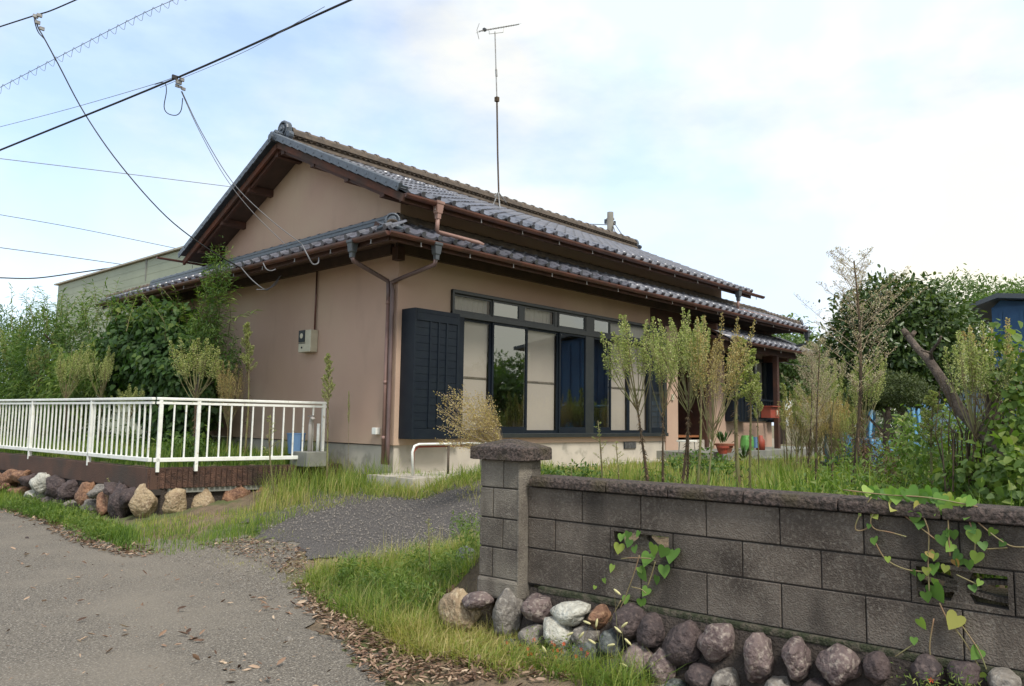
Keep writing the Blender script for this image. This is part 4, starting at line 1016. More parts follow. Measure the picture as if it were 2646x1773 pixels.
# stone base below
sbw = thing('boulder_wall', tuple(rf(1.5, 3.7, .2)), 'base of rounded river boulders set in dark mortar under the block wall', 'retaining wall')
mb = MB(); n_ = 40; vs = []
for i in range(n_ + 1):
    s_ = 2.86 - 5.4 * i / n_
    for j in range(9):
        t = j / 8; nz = .02 * noise.noise(Vector((s_ * 5, t * 3, 0)))
        vs.append(tuple(rf(s_, WF - .02 - .20 * t + nz, .59 - .50 * t)))
fs = [(i * 9 + j, i * 9 + j + 1, (i + 1) * 9 + j + 1, (i + 1) * 9 + j) for i in range(n_) for j in range(8)]
mb.add(vs, fs); mb.build('mortar', Mt['mortar'], sbw, smooth=True)
z4 = lambda x, y: (1850 + x / 2.736, 1200 + y / 2.736)
z3 = lambda x, y: (1150 + x / 2.329, 1100 + y / 2.329)
S4 = [(*z3(545, 1105), 62, 66, 20, 'st_mauve'), (*z3(745, 1130), 96, 64, -12, 'st_white'), (*z3(920, 1150), 44, 62, 0, 'st_red'), (*z3(515, 1278), 62, 62, 20, 'st_grey'), (*z3(668, 1262), 78, 72, 45, 'st_white'),
      (*z3(835, 1275), 56, 50, 0, 'st_grey'), (*z3(360, 1150), 58, 150, 3, 'st_grey'), (*z3(60, 1110), 92, 110, 0, 'st_tan'), (*z3(1100, 1190), 80, 90, 0, 'st_dark'), (*z3(1225, 1250), 64, 90, -12, 'st_dark'),
      (*z3(1140, 1440), 76, 100, 20, 'st_mauve'), (*z3(1292, 1462), 64, 104, 8, 'st_mauve'), (*z3(1420, 1330), 90, 130, 20, 'st_dark'), (*z3(1620, 1310), 84, 112, 30, 'st_mauve'), (*z3(1530, 1520), 80, 60, 0, 'st_dark'),
      (*z3(610, 1430), 130, 66, -6, 'st_blue'), (*z3(400, 1345), 60, 50, 0, 'st_blue'), (*z3(840, 1400), 70, 90, 10, 'st_blue'), (*z3(985, 1320), 56, 70, 0, 'st_blue'), (*z3(990, 1500), 60, 70, 20, 'st_blue'),
      (*z4(285, 1385), 72, 128, 3, 'st_mauve'), (*z4(560, 1400), 64, 116, -4, 'st_mauve'), (*z4(850, 1430), 112, 112, 25, 'st_mauve'), (*z4(60, 1540), 60, 60, 0, 'st_grey'), (*z4(1130, 1450), 70, 84, 0, 'st_dark'),
      (*z4(1490, 1470), 90, 80, 20, 'st_dark'), (*z4(1750, 1500), 80, 70, 0, 'st_dark'), (*z4(2030, 1545), 90, 60, 0, 'st_grey'), (*z4(430, 1570), 60, 40, 0, 'st_grey'), (*z4(700, 1590), 60, 40, 0, 'st_dark'),
      (*z3(180, 1060), 60, 50, 0, 'st_mauve')]
for i, (cx, cy, w, h, rt_, m) in enumerate(S4):
    zz = onn(cx, cy, WF)[2]; pn = WF - .06 - .20 * np.clip((.59 - zz) / .5, 0, 1)
    if cx < 1290: pn = 3.68
    stone_px(pn, cx, cy, w * 1.04, h * 1.04, rt_, Mt[m], sbw, 200 + i, .25 if m not in ('st_tan', 'st_red') else .5, depth=.24, off=.035)
for i in range(34):   # small packing stones low down and out of the way
    s_ = 2.7 - 5.0 * rr.random(); z_ = .22 + .08 * rr.random()
    stone(rf(s_, 3.66, z_), -U, N, zv, (.14, .12, .12), Mt[['st_dark', 'st_blue', 'st_grey'][i % 3]], sbw, 300 + i, .2, sub=2)
# pillar
PS0, PS1 = 2.902, 3.213; PN0, PN1 = 3.768, 3.995
gp = thing('gate_pillar', tuple(rf(3.0, 3.85, .55)), 'square concrete block gate pillar with thick domed capstone at the driveway', 'gate pillar')
prow = [(1.350, 1.177), (1.175, .990), (.988, .809), (.807, .625)]
mb = MB(); wallbox(mb, PS0 + .008, PS1 - .008, PN0 + .008, PN1 - .008, .5, 1.35); mb.build('mortar_joint', Mt['joint'], gp)
for i, (zt_, zb_) in enumerate(prow):
    sp = PS0 + (.125 if i % 2 == 0 else .205)
    for (a, b) in ((PS0, sp - .003), (sp + .003, PS1)):
        if i % 2 == 0: nsp = PN0 + .15
        mb = MB(); wallbox(mb, a, b, PN0, PN1, zb_ + .003, zt_ - .003)
        mb.build('block', Mt['block_light'], gp, bevel=.005)
mb = MB(); wallbox(mb, PS0 - .004, PS0 + .006, PN0 - .004, PN1 - .1, .60, 1.335); mb.build('render_skim', Mt['block_light'], gp)
mb = MB(); wallbox(mb, PS0 - .006, PS1 + .012, PN0 - .014, PN1, .50, .624); mb.build('footing', Mt['block_light'], gp, bevel=.02)
mb = MB(); o_ = rf((PS0 + PS1) / 2, (PN0 + PN1) / 2, 0)
lv = [(1.350, .188), (1.354, .205), (1.420, .204), (1.430, .199), (1.448, .150), (1.466, .095), (1.478, .05), (1.481, .005)]
vs = []
for z, w in lv:
    k = 16; rr_ = max(0, (z - 1.455) / .02)
    for t in range(k):
        a = 2 * PI * t / k; cx_, sx_ = math.cos(a), math.sin(a); sq = 1 / max(abs(cx_), abs(sx_))
        q = w * (sq * (1 - min(1, rr_)) + min(1, rr_)); vs.append(tuple(o_ + U * cx_ * q + N * sx_ * q * .80 + zv * z))
fs = [tuple(range(16))[::-1], tuple(range(16 * 7, 16 * 8))]
for i in range(7):
    for t in range(16): fs.append((i * 16 + t, i * 16 + (t + 1) % 16, (i + 1) * 16 + (t + 1) % 16, (i + 1) * 16 + t))
mb.add(vs, fs).build('capstone', Mt['cope'], gp)
# loose rocks
def rock(px, py, w, h, m, lab, seed, ang=.4, dist=None):
    zc = .25
    p = onz(px, py + h / 2, .6)
    for _ in range(12): zc = float(zg(p[0], p[1])); p = .5 * p + .5 * onz(px, py + h / 2, zc)
    d_ = -(R.T @ (p - C0))[2]; rt_ = R[:, 0].copy(); rt_[2] = 0; rt_ /= np.linalg.norm(rt_); fw = np.cross(zv, rt_)
    W, H_ = w * d_ / FPX, h * d_ / FPX
    v, f = stone_mesh(seed, ang); a = v * np.array((W, W * .8, H_)) / 2
    wv = p + zv * H_ * .42 + np.outer(a[:, 0], rt_) + np.outer(a[:, 1], fw) + np.outer(a[:, 2], zv)
    o = link('rock', np_mesh('rock', wv, f, Mt[m], smooth=True)); tag(o, lab, 'rock'); return o
rock(911, 1192, 62, 44, 'st_white', 'rounded pale grey boulder in the grass before the house corner', 401, .4)
rock(1205, 1440, 60, 70, 'st_blue', 'mossy grey rock half hidden in grass left of the pillar', 402, .3)
rock(1190, 1520, 80, 40, 'st_red', 'flat brown rock at the left foot of the pillar', 403, .5)
rock(748, 1652, 22, 18, 'st_grey', 'fist sized grey stone on the asphalt near the leaf litter', 404, .5)
rock(720, 1660, 18, 10, 'st_grey', 'smaller flat stone just left of the fist sized grey stone', 405, .5)
rock(776, 1669, 14, 8, 'st_grey', 'tiny stone just right of the fist sized grey stone', 406, .5)
rock(70, 1390, 10, 8, 'st_dark', 'small black pebble near the left edge of the road', 407, .5)

# ------------------------------------------------------------------ antenna
an = thing('tv_antenna', (10.68, 10.2, 5.9), 'tall thin television aerial mast stayed on the roof ridge', 'antenna')
def P105(x, y): return ony(x, y, 10.1)
A0 = P105(1289, 512); A1 = P105(1279, 82)
MB().tube([A0, P105(1286, 400), P105(1284, 257)], .018, 6).build('mast', Mt['bark'], an)
MB().tube([P105(1284, 257), P105(1282, 190), A1], .012, 6).build('mast', Mt['steel'], an)
MB().box(P105(1284, 257), (.07, .07, .09)).build('amplifier', Mt['stem_dark'], an)
MB().tube([P105(1282, 180), P105(1283, 198)], .022, 6).build('mast_joint', Mt['steel'], an)
b0, b1 = P105(1238, 81), P105(1341, 63); b1 = b1
bd = b1 - b0
MB().tube([b0, b1], .012, 6).build('boom', Mt['steel'], an)
el_dir = np.cross(bd / np.linalg.norm(bd), (0, 0, 1.0)); el_dir /= np.linalg.norm(el_dir)
for t in np.linspace(.02, .99, 16):
    c = b0 + bd * t; ll = .16 if t > .1 else .22
    MB().tube([c - el_dir * ll / 2, c + el_dir * ll / 2], .003, 4).build('director', Mt['steel'], an)
MB().tube([b0 + (0, 0, -.16), b0 + (-.06, 0, 0), b0 + (0, 0, .16)], .006, 5).build('reflector', Mt['steel'], an)
MB().tube([P105(1264, 80), P105(1264, 88), P105(1300, 84), P105(1302, 72)], .006, 5).build('boom_brace', Mt['steel'], an)
MB().box(P105(1252, 77), (.06, .05, .05)).build('feed_box', Mt['dark'], an)
for q in ((1278, 508), (1308, 524), (1292, 540), (1272, 535)):
    MB().tube([P105(1288, 497), ony(*q, 10.1 if q[0] != 1292 else 9.7)], .012, 5).build('mast_leg', Mt['steel'], an)
# utility pole far behind
p = atd(1577, 640, 32); pl_ = thing('utility_pole', (p[0], p[1], .3), 'round concrete utility pole rising behind the roof ridge', 'utility pole')
t1 = atd(1577, 549, 32)
MB().tube([(t1[0], t1[1], .1), tuple(t1)], [.17, .13], 14).build('shaft', Mt['pole'], pl_, smooth=True)
for dy in (567, 576): MB().tube([atd(1577, dy, 32) - (0, 0, .02), atd(1577, dy, 32) + (0, 0, .04)], .17, 12).build('band', Mt['steel'], pl_)
bx = atd(1568, 572, 32); MB().box(bx, (.08, .2, .18)).build('bracket', Mt['hopper'], pl_)
bx = atd(1586, 577, 32); MB().box(bx, (.08, .16, .16)).build('bracket', Mt['hopper'], pl_)

# ------------------------------------------------------------------ overhead wires
def cable(pts, r, m, lab, name='overhead_wire', sub=6, ext=0.0):
    P_ = [atd(x, y, d) for x, y, d in pts]
    if ext:
        P_ = [P_[0] + (P_[0] - P_[1]) * ext] + P_ + [P_[-1] + (P_[-1] - P_[-2]) * ext]
    Q = []
    n = len(P_)
    for i in range(n - 1):   # catmull-rom
        p0 = P_[max(i - 1, 0)]; p1 = P_[i]; p2 = P_[i + 1]; p3 = P_[min(i + 2, n - 1)]
        for t in np.linspace(0, 1, sub, endpoint=False):
            Q.append(.5 * ((2 * p1) + (-p0 + p2) * t + (2 * p0 - 5 * p1 + 4 * p2 - p3) * t * t + (-p0 + 3 * p1 - 3 * p2 + p3) * t ** 3))
    Q.append(P_[-1])
    o = MB().tube(Q, r, 5).build(name, m, None, smooth=True); tag(o, lab, 'wire'); return o
D_ = 11.0
cable([(0, 388, 13), (460, 200, 11), (905, 0, 9)], .013, Mt['wire'], 'thickest black cable running from left edge up to the top edge', ext=1.2)
cable([(0, 69, 13), (90, 40, 12.5), (130, 28, 12.3), (205, -4, 12)], .009, Mt['wire'], 'short dark cable crossing the top left corner', ext=1.5)
cable([(90, 40, 12.5), (98, 70, 12.4), (112, 95, 12.3), (150, 165, 12.2), (219, 294, 12), (310, 425, 11.6), (430, 560, 11.4), (545, 648, 11.5), (622, 692, 11.9)], .0085, Mt['wire'], 'dark drop cable sagging from the top left down to the side eave')
cable([(88, 42, 12.5), (91, 62, 12.4), (100, 85, 12.4), (118, 106, 12.3), (145, 158, 12.2)], .007, Mt['wire'], 'short doubled cable beside the top of the sagging drop cable')
cable([(622, 690, 11.9), (650, 722, 11.8), (684, 748, 11.7), (700, 742, 11.8), (726, 712, 12.0)], .008, Mt['wire_grey'], 'slack grey cable loop hanging below the side eave')
cable([(662, 748, 11.7), (690, 747, 11.7), (712, 735, 11.8), (722, 715, 12.0)], .006, Mt['wire_grey'], 'second thinner cable end hanging in the slack loop')
cable([(0, 226, 17), (140, 153, 16), (290, 75, 15.5), (380, 30, 15), (455, -3, 14.5)], .005, Mt['wire_grey'], 'thin wire carrying hanging spiral loops across the upper left sky', ext=1.0)
sp_pts = []
base_px = [(-20, 236), (140, 153), (290, 75), (380, 30), (470, -10)]
for k in range(0, 22):
    t = k / 21; x = -15 + 480 * t; y = np.interp(x, [b_[0] for b_ in base_px], [b_[1] for b_ in base_px]); d = 17 - 2.5 * t; x2 = x + 480 / 21
    y2 = np.interp(x2, [b_[0] for b_ in base_px], [b_[1] for b_ in base_px])
    sp_pts += [(x, y - 4, d), (x + 7, y + 4, d), (x + 16, y + 9, d), (x + 19, y - 6, d)] if True else []
cable(sp_pts, .0035, Mt['wire_grey'], 'spiral hanger wire with sagging loops wound on the thin wire', sub=3)
cable([(0, 328, 15), (180, 281, 14), (400, 217, 11.6), (456, 196, 11.1)], .004, Mt['wire_grey'], 'faint thin wire joining the thick cable from the left')
cable([(462, 206, 11), (640, 130, 10), (790, 45, 9.3)], .003, Mt['wire_grey'], 'faint thin wire just below the thick cable, right of the clamp', ext=.3)
cable([(470, 236, 11), (520, 340, 11), (600, 470, 11), (690, 560, 10.8), (782, 632, 10.6)], .0055, Mt['wire_grey'], 'upper of two thin wires from the clamp to the side eave')
cable([(468, 236, 11), (515, 338, 11), (580, 455, 11), (650, 545, 10.9), (742, 636, 10.7)], .0045, Mt['wire_grey'], 'lower of two thin wires from the clamp to the side eave')
cable([(400, 218, 11.4), (424, 214, 11.2), (430, 235, 11.1), (424, 275, 11.1), (433, 293, 11.1), (455, 298, 11.1), (468, 285, 11.1), (472, 254, 11)], .006, Mt['wire'], 'dark cable loop hanging under the clamp on the thick cable')
cable([(781, 633, 10.5), (795, 660, 10.4), (808, 682, 10.4), (822, 680, 10.4), (824, 666, 10.5)], .010, Mt['wire_grey'], 'short grey cable loop at the eave above the meter conduit')
cable([(680, 680, 11.2), (688, 695, 11.1), (700, 700, 11.1), (712, 696, 11.2)], .008, Mt['wire_grey'], 'small cable loop under the side eave right of the slack loop')
cable([(0, 410, 60), (300, 446, 60), (590, 482, 60)], .025, Mt['wire_grey'], 'uppermost faint distant wire left of the roof', ext=.3)
cable([(0, 555, 60), (200, 590, 60), (470, 645, 60)], .025, Mt['wire_grey'], 'middle faint distant wire with slight sag left of the roof', ext=.2)
cable([(0, 640, 60), (150, 660, 60), (320, 684, 60)], .03, Mt['wire_grey'], 'distant wire ending at the pale green building')
cable([(0, 718, 40), (90, 719, 40), (200, 705, 40), (370, 680, 40)], .03, Mt['wire'], 'dark sagging wire at the roofline of the pale green building', ext=.2)
cable([(1400, 570, 40), (1500, 578, 35), (1572, 581, 32)], .02, Mt['wire_grey'], 'thin wire reaching the utility pole from the left')
cable([(1586, 575, 32), (1612, 614, 30)], .02, Mt['wire_grey'], 'right hand stay wire falling from the utility pole')
cable([(1583, 580, 32), (1594, 612, 30)], .02, Mt['wire_grey'], 'left hand stay wire falling from the utility pole')
cable([(1985, 928, 20), (2060, 945, 21), (2150, 952, 22)], .012, Mt['wire'], 'thin wire leaving the right end of the house')
cl_ = thing('cable_clamp', tuple(atd(462, 208, 11)), 'cluster of grey metal clamps hanging on the thick cable', 'cable clamp')
for q in ((452, 200, .05), (462, 212, .05), (470, 206, .04), (458, 222, .035), (474, 230, .035), (466, 225, .03)):
    MB().box(atd(q[0], q[1], 11), (q[2] * 1.4, q[2] * .6, q[2])).build('clamp_body', Mt['steel'] if q[0] % 4 else Mt['wire'], cl_)
c2_ = thing('cable_clamp', tuple(atd(96, 50, 12.4)), 'small dark bracket clamp at the top of the sagging drop cable', 'cable clamp')
for q in ((92, 42), (97, 58), (108, 74), (102, 40)): MB().box(atd(q[0], q[1], 12.4), (.06, .03, .04)).build('clamp_body', Mt['steel'], c2_)

# ------------------------------------------------------------------ vegetation
def unit(a): return a / (np.linalg.norm(a, axis=-1, keepdims=True) + 1e-9)
OVAL = (np.array([(0, 0, 0), (.35, .22, .05), (.35, -.22, .05), (.75, .17, .03), (.75, -.17, .03), (1, 0, -.06), (.55, 0, -.02)]),
        [(0, 2, 6), (0, 6, 1), (1, 6, 3), (2, 4, 6), (3, 6, 5), (4, 5, 6)])
SLIM = (np.array([(0, 0, 0), (.45, .10, .02), (.45, -.10, .02), (1, 0, -.10)]), [(0, 2, 3), (0, 3, 1)])
IVYL = (np.array([(0, 0, 0), (.15, .36, .04), (.15, -.36, .04), (.62, .27, .02), (.62, -.27, .02), (1, 0, -.10), (.45, 0, -.03)]),
        [(0, 2, 6), (0, 6, 1), (1, 6, 3), (2, 4, 6), (3, 6, 5), (4, 5, 6)])
BUD = (np.array([(0, 0, 0), (.5, .28, 0), (1, 0, 0), (.5, -.28, 0), (.5, 0, .28), (.5, 0, -.28)]), [(0, 3, 2), (0, 2, 1), (0, 4, 2), (0, 2, 5)])
def leaf_np(P, D, Nn, size, T):
    """leaves at P along D with face normal near Nn -> V,F"""
    S = unit(np.cross(Nn, D)); W = np.cross(D, S); tv, tf = T; tf = np.array(tf)
    V_ = P[:, None, :] + size[:, None, None] * (tv[None, :, 0:1] * D[:, None, :] + tv[None, :, 1:2] * S[:, None, :] + tv[None, :, 2:3] * W[:, None, :])
    F_ = tf[None] + (np.arange(len(P)) * len(tv))[:, None, None]
    return V_.reshape(-1, 3), F_.reshape(-1, 3)
def leaves_obj(name, P, D, Nn, size, T, m, parent=None, rnd=None):
    base = np.array(org(parent))
    V_, F_ = leaf_np(P - base, unit(D), unit(Nn), size, T)
    if rnd is None: rnd = rng.random(len(P))
    return link(name, np_mesh(name, V_, F_, m, attr=np.repeat(np.clip(rnd, 0, 1), len(T[1]))), parent)
def crown_pts(ells, n, shell=.5):
    vol = np.array([r[0] * r[1] * r[2] for c, r in ells]) ** .67; cnt = (vol / vol.sum() * n).astype(int)
    Ps = []; Os = []; Cs = []
    for (c, r), k in zip(ells, cnt):
        u = unit(rng.normal(size=(k, 3))); ph = rng.random(3) * 6
        lump = 1 + .16 * np.sin(u[:, 0] * 5 + ph[0]) * np.sin(u[:, 1] * 5 + ph[1]) + .13 * np.sin(u[:, 2] * 7 + u[:, 0] * 6 + ph[2]) + .07 * np.sin(u[:, 1] * 15 + u[:, 2] * 13)
        rad = (shell + (1 - shell) * rng.random(k) ** .6) * lump * (1 + .10 * (rng.random(k) > .93))
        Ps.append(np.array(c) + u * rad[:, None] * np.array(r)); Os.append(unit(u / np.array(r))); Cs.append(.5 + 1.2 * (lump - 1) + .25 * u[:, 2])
    return np.concatenate(Ps), np.concatenate(Os), np.concatenate(Cs)
def crown(name, ells, n, size, T, m, parent=None, shell=.45, droop=.4, zmin=None, sp=.45):
    P, O, Cc = crown_pts(ells, n, shell)
    if zmin is not None: k = P[:, 2] > zmin; P, O, Cc = P[k], O[k], Cc[k]
    k = len(P); D = O * .5 + rng.normal(size=(k, 3)) * .6 + np.array((0, 0, -droop)); Nn = O * .8 + rng.normal(size=(k, 3)) * sp + np.array((0, 0, .5))
    sz = size * (.65 + .7 * rng.random(k))
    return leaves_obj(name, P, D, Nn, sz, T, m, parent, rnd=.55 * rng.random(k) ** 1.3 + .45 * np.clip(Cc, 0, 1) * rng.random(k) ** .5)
def sprays(name, starts, m, T, parent, leaf=.08, nl=18, stemm=None, droop=.25):
    """arching shoots with leaflets on both sides; starts: (point, direction, length)"""
    P = []; D = []; Nn = []; st = MB()
    for p, d, l in starts:
        p = np.array(p, float); d = unit(np.array(d, float)); pts = [p]
        for i in range(8):
            d = unit(d + np.array((0, 0, -droop * .14)) + rng.normal(size=3) * .05); pts.append(pts[-1] + d * l / 8)
        st.tube(pts, np.linspace(.006, .002, 9), 4)
        for i in range(nl):
            t = (i + 1.5) / (nl + 1) * 8; k = min(int(t), 7); q = pts[k] * (1 - (t - k)) + pts[k + 1] * (t - k); dd = unit(pts[k + 1] - pts[k])
            sd = unit(np.cross(dd, (0, 0, 1)) + rng.normal(size=3) * .25)
            for s_ in (-1, 1):
                P.append(q); D.append(dd * .5 + sd * s_ * .8 + np.array((0, 0, -.25))); Nn.append(np.array((0, 0, 1.0)) + rng.normal(size=3) * .3)
    st.build('shoots', stemm or Mt['stem_green'], parent, kind='stuff')
    k = len(P); return leaves_obj(name, np.array(P), np.array(D), np.array(Nn), leaf * (.7 + .5 * rng.random(k)), T, m, parent, rnd=.35 + .6 * rng.random(k))
def trunk(parent, p, q, r0, r1, nb=6, spread=.8, m=None, bl=.8):
    p = np.array(p, float); q = np.array(q, float); mb = MB(); n = 7
    pts = [p + (q - p) * t / n + rng.normal(size=3) * .03 * (0 < t < n) for t in range(n + 1)]
    mb.tube(pts, np.linspace(r0, r1, n + 1), 9)
    for i in range(nb):
        k = rng.integers(3, n); a = rng.random() * 6.28; d = np.array((math.cos(a) * spread, math.sin(a) * spread, .7))
        b = [pts[k]];
        for j in range(4): d = d + rng.normal(size=3) * .15; b.append(b[-1] + unit(d) * bl / 4)
        mb.tube(b, np.linspace(r1 * .9, r1 * .25, 5), 6)
    return mb.build('trunk', m or Mt['bark'], parent, smooth=True)
def gpx(x, y):
    """photo pixel -> point on the terrain"""
    z = .5
    for _ in range(30):
        p = onz(x, y, z); z = .6 * z + .4 * float(zg(p[0], p[1]))
    return p
def in_world_poly(poly, n):
    poly = np.array(poly); lo = poly.min(0); hi = poly.max(0); out = []
    while sum(map(len, out)) < n:
        q = lo + (hi - lo) * rng.random((n * 2, 2)); out.append(q[inpoly(q[:, 0], q[:, 1], poly)])
    return np.concatenate(out)[:n]
def blades(name, XY, h, w, m, label, lean=.35, clump=0.0, rb=0.0, zoff=0.0, cat=None, Z=None):
    k = len(XY)
    if clump:
        c = XY[rng.integers(0, k, k // 14 + 1)]; j = rng.integers(0, len(c), k); mk = rng.random(k) < clump
        XY = np.where(mk[:, None], c[j] + rng.normal(size=(k, 2)) * .035, XY)
    z = (zg(XY[:, 0], XY[:, 1]) if Z is None else Z) + zoff
    P = np.column_stack([XY, z - .01]); a = rng.random(k) * 6.28; ln = lean * rng.random(k) ** .7
    hh = h[0] + (h[1] - h[0]) * rng.random(k) ** 1.6
    pt = np.sin(XY[:, 0] * 3.1 + 1) * np.sin(XY[:, 1] * 2.7) * .5 + .5; hh = hh * (.65 + .6 * pt)
    L_ = np.column_stack([np.cos(a), np.sin(a), a * 0]); S_ = np.column_stack([-np.sin(a + .6), np.cos(a + .6), a * 0])
    ww = w * (.6 + .8 * rng.random(k))
    def at(t, wd, s_): return P + L_ * (hh * ln * t ** 2)[:, None] + np.array((0, 0, 1.0)) * (hh * (t - .42 * ln * t * t))[:, None] + S_ * (ww * wd * s_ / 2)[:, None]
    V_ = np.stack([at(0, 1, -1), at(0, 1, 1), at(.45, .85, -1), at(.45, .85, 1), at(.8, .5, -1), at(.8, .5, 1), at(1.0, 0, 0)], 1).reshape(-1, 3)
    b = (np.arange(k) * 7)[:, None]
    F_ = np.concatenate([b + np.array([[0, 1, 3]]), b + np.array([[0, 3, 2]]), b + np.array([[2, 3, 5]]), b + np.array([[2, 5, 4]]), b + np.array([[4, 5, 6]])], 1).reshape(-1, 3)
    r_ = np.clip(rng.random(k) * .75 + rb + .2 * (np.sin(XY[:, 0] * 2.3 + XY[:, 1] * 1.9) ), 0, 1)
    o = link(name, np_mesh(name, V_, F_, m, attr=np.repeat(r_, 5)))
    tag(o, label, cat or 'grass', kind='stuff'); return o
W2 = lambda pts: [tuple(gpx(x, y)[:2]) for x, y in pts]

# --- grass
strip = W2([(335, 1432), (350, 1350), (700, 1310), (750, 1225), (870, 1180), (1000, 1178), (1090, 1232), (1235, 1240), (1235, 1268), (1090, 1275), (860, 1318), (740, 1350), (650, 1392), (560, 1418), (430, 1440)])
blades('grass', in_world_poly(strip, 24000), (.03, .15), .006, Mt['grass'], 'yellow green grass between the boulders and the driveway', clump=.4, rb=.12)
blades('tall_grass', in_world_poly(W2([(650, 1340), (760, 1180), (930, 1170), (1080, 1210), (1000, 1262), (800, 1310)]), 8000), (.16, .46), .006, Mt['grass'], 'tall seeding grass before the corner of the house', clump=.6, rb=.25, lean=.5)
cl3 = [(3.35, 4.25), (4.15, 4.85), (5.2, 4.15), (4.6, 3.2), (3.75, 3.35)]
P3 = W2([(785, 1520), (800, 1478), (980, 1462), (1240, 1400), (1262, 1560), (1150, 1660), (1010, 1655), (880, 1600)])
blades('grass', in_world_poly(P3, 17000), (.04, .24), .0045, Mt['grass'], 'lush bright green grass clump left of the gate pillar', clump=.8, rb=.10, lean=1.3)
blades('dry_grass', in_world_poly(P3, 3500), (.06, .32), .003, Mt['grass_dry'], 'dry seed stalks standing in the grass left of the gate pillar', clump=.3, lean=1.1)
blades('grass', in_world_poly(W2([(1000, 1640), (1230, 1560), (1400, 1640), (1330, 1760), (1060, 1700)]), 9000), (.05, .22), .005, Mt['grass'], 'thin trampled grass at the foot of the pillar boulders', clump=.7, rb=.35, lean=1.5)
blades('grass', in_world_poly([(8.2, 3.2), (16, 1.0), (22, 6.5), (13, 6.9), (12.6, 7.4), (6.3, 6.9), (6.0, 5.9), (5.2, 3.9)], 42000), (.05, .22), .010, Mt['grass'], 'rough mown grass of the front garden', clump=.3, rb=.25)
blades('dry_grass', in_world_poly([(4.2, 2.8), (10, 2.0), (12, 6.9), (6.2, 7.1), (5.2, 4.2)], 16000), (.04, .16), .006, Mt['grass_dry'], 'dry straw coloured grass behind the block wall', clump=.5)
blades('grass', in_world_poly([(4.0, .3), (7.5, -1.5), (13, .5), (9, 3.2), (4.2, 2.6)], 16000), (.15, .5), .012, Mt['grass'], 'long grass behind the right part of the block wall', clump=.5, lean=.6)
blades('grass', in_world_poly([(4.05, 9.75), (6.25, 9.3), (6.3, 17), (3.4, 18)], 26000), (.08, .34), .012, Mt['grass'], 'weedy grass inside the white fence', clump=.5, rb=-.1)
blades('grass', in_world_poly([(5.75, 6.75), (8.4, 6.7), (8.4, 7.45), (7.9, 7.1), (6.0, 7.12), (5.85, 8.6), (5.5, 8.6)], 5000), (.08, .30), .006, Mt['grass'], 'tufts of grass along the concrete apron under the window', clump=.7, rb=.15, lean=.9)
LF = W2([(0, 1292), (0, 1318), (110, 1345), (200, 1372), (330, 1428), (345, 1385), (260, 1352), (160, 1325), (60, 1290)])
blades('grass', in_world_poly(LF, 9000), (.05, .20), .008, Mt['grass'], 'low green weeds at the foot of the roadside boulders', clump=.7, rb=-.12, lean=.7)
blades('grass', in_world_poly([(p[0], p[1]) for p in (rf(2.75, 3.45), rf(1.9, 3.35), rf(1.9, 3.66), rf(2.75, 3.66))], 3200), (.05, .26), .0045, Mt['grass'], 'foxtail grass before the boulders below the pillar', clump=.8, rb=.2, lean=1.3)
blades('dry_grass', in_world_poly([(p[0], p[1]) for p in (rf(8.6, 4.2), rf(5.2, 3.9), rf(5.4, 4.5), rf(7.6, 5.2))], 2600), (.02, .07), .006, Mt['grass_dry'], 'sparse dry grass in the crumbled edge of the driveway', clump=.5, lean=1.0)

# --- leaf litter and stones on the ground
def litter(name, XY, size, m, label, curl=.25, T=None, kind='stuff'):
    k = len(XY); P = np.column_stack([XY, zg(XY[:, 0], XY[:, 1]) + .022 + .012 * rng.random(k)]); a = rng.random(k) * 6.28
    D = np.column_stack([np.cos(a), np.sin(a), rng.normal(size=k) * curl]); Nn = np.column_stack([rng.normal(size=k) * curl * 1.3, rng.normal(size=k) * curl * 1.3, np.ones(k)])
    CURL = (np.array([(0, 0, 0), (.3, .14, .12), (.3, -.13, .08), (.7, .12, .16), (.7, -.13, .10), (1, .03, .12), (.5, 0, 0)]), OVAL[1])
    o = leaves_obj(name, P, D, Nn, size * (.5 + .8 * rng.random(k)), T or CURL, m, None); tag(o, label, 'dead leaves', kind=kind); return o
litter('leaf_litter', in_world_poly(W2([(785, 1545), (850, 1590), (1000, 1660), (1290, 1730), (1320, 1773), (1000, 1773), (900, 1690)]), 800), .046, Mt['litter'], 'thick drift of brown dead leaves along the road edge near the pillar')
litter('leaf_litter', in_world_poly(W2([(760, 1500), (900, 1570), (1100, 1640), (1400, 1700), (1500, 1773), (950, 1773), (860, 1660), (770, 1570)]), 1300), .05, Mt['litter'], 'thin scatter of dead leaves in the verge around the drift')
litter('leaf_litter', in_world_poly(W2([(520, 1412), (640, 1395), (790, 1420), (795, 1480), (760, 1500), (640, 1450)]), 520), .042, Mt['litter'], 'crumbs and dead leaves at the mouth of the driveway')
litter('leaf_litter', in_world_poly(W2([(0, 1310), (110, 1340), (240, 1385), (430, 1432), (330, 1448), (200, 1412), (90, 1352), (0, 1328)]), 700), .06, Mt['litter'], 'dead leaves gathered under the roadside boulders')
litter('leaf_litter', in_world_poly(P3, 900), .04, Mt['litter'], 'dead leaves caught among the grass left of the gate pillar')
sc = in_world_poly([tuple(rf(1.6, -.4)[:2]), tuple(rf(1.6, 2.5)[:2]), tuple(rf(5.6, 3.9)[:2]), tuple(rf(13, 4.2)[:2]), tuple(rf(16, -1)[:2])], 330)
cc_ = np.array([gpx(x, y)[:2] for x, y in ((480, 1655), (590, 1715), (720, 1580), (330, 1640), (860, 1640), (610, 1750), (650, 1560), (90, 1440))])
sc = np.concatenate([sc, cc_[rng.integers(0, 8, 75)] + rng.normal(size=(75, 2)) * .10])
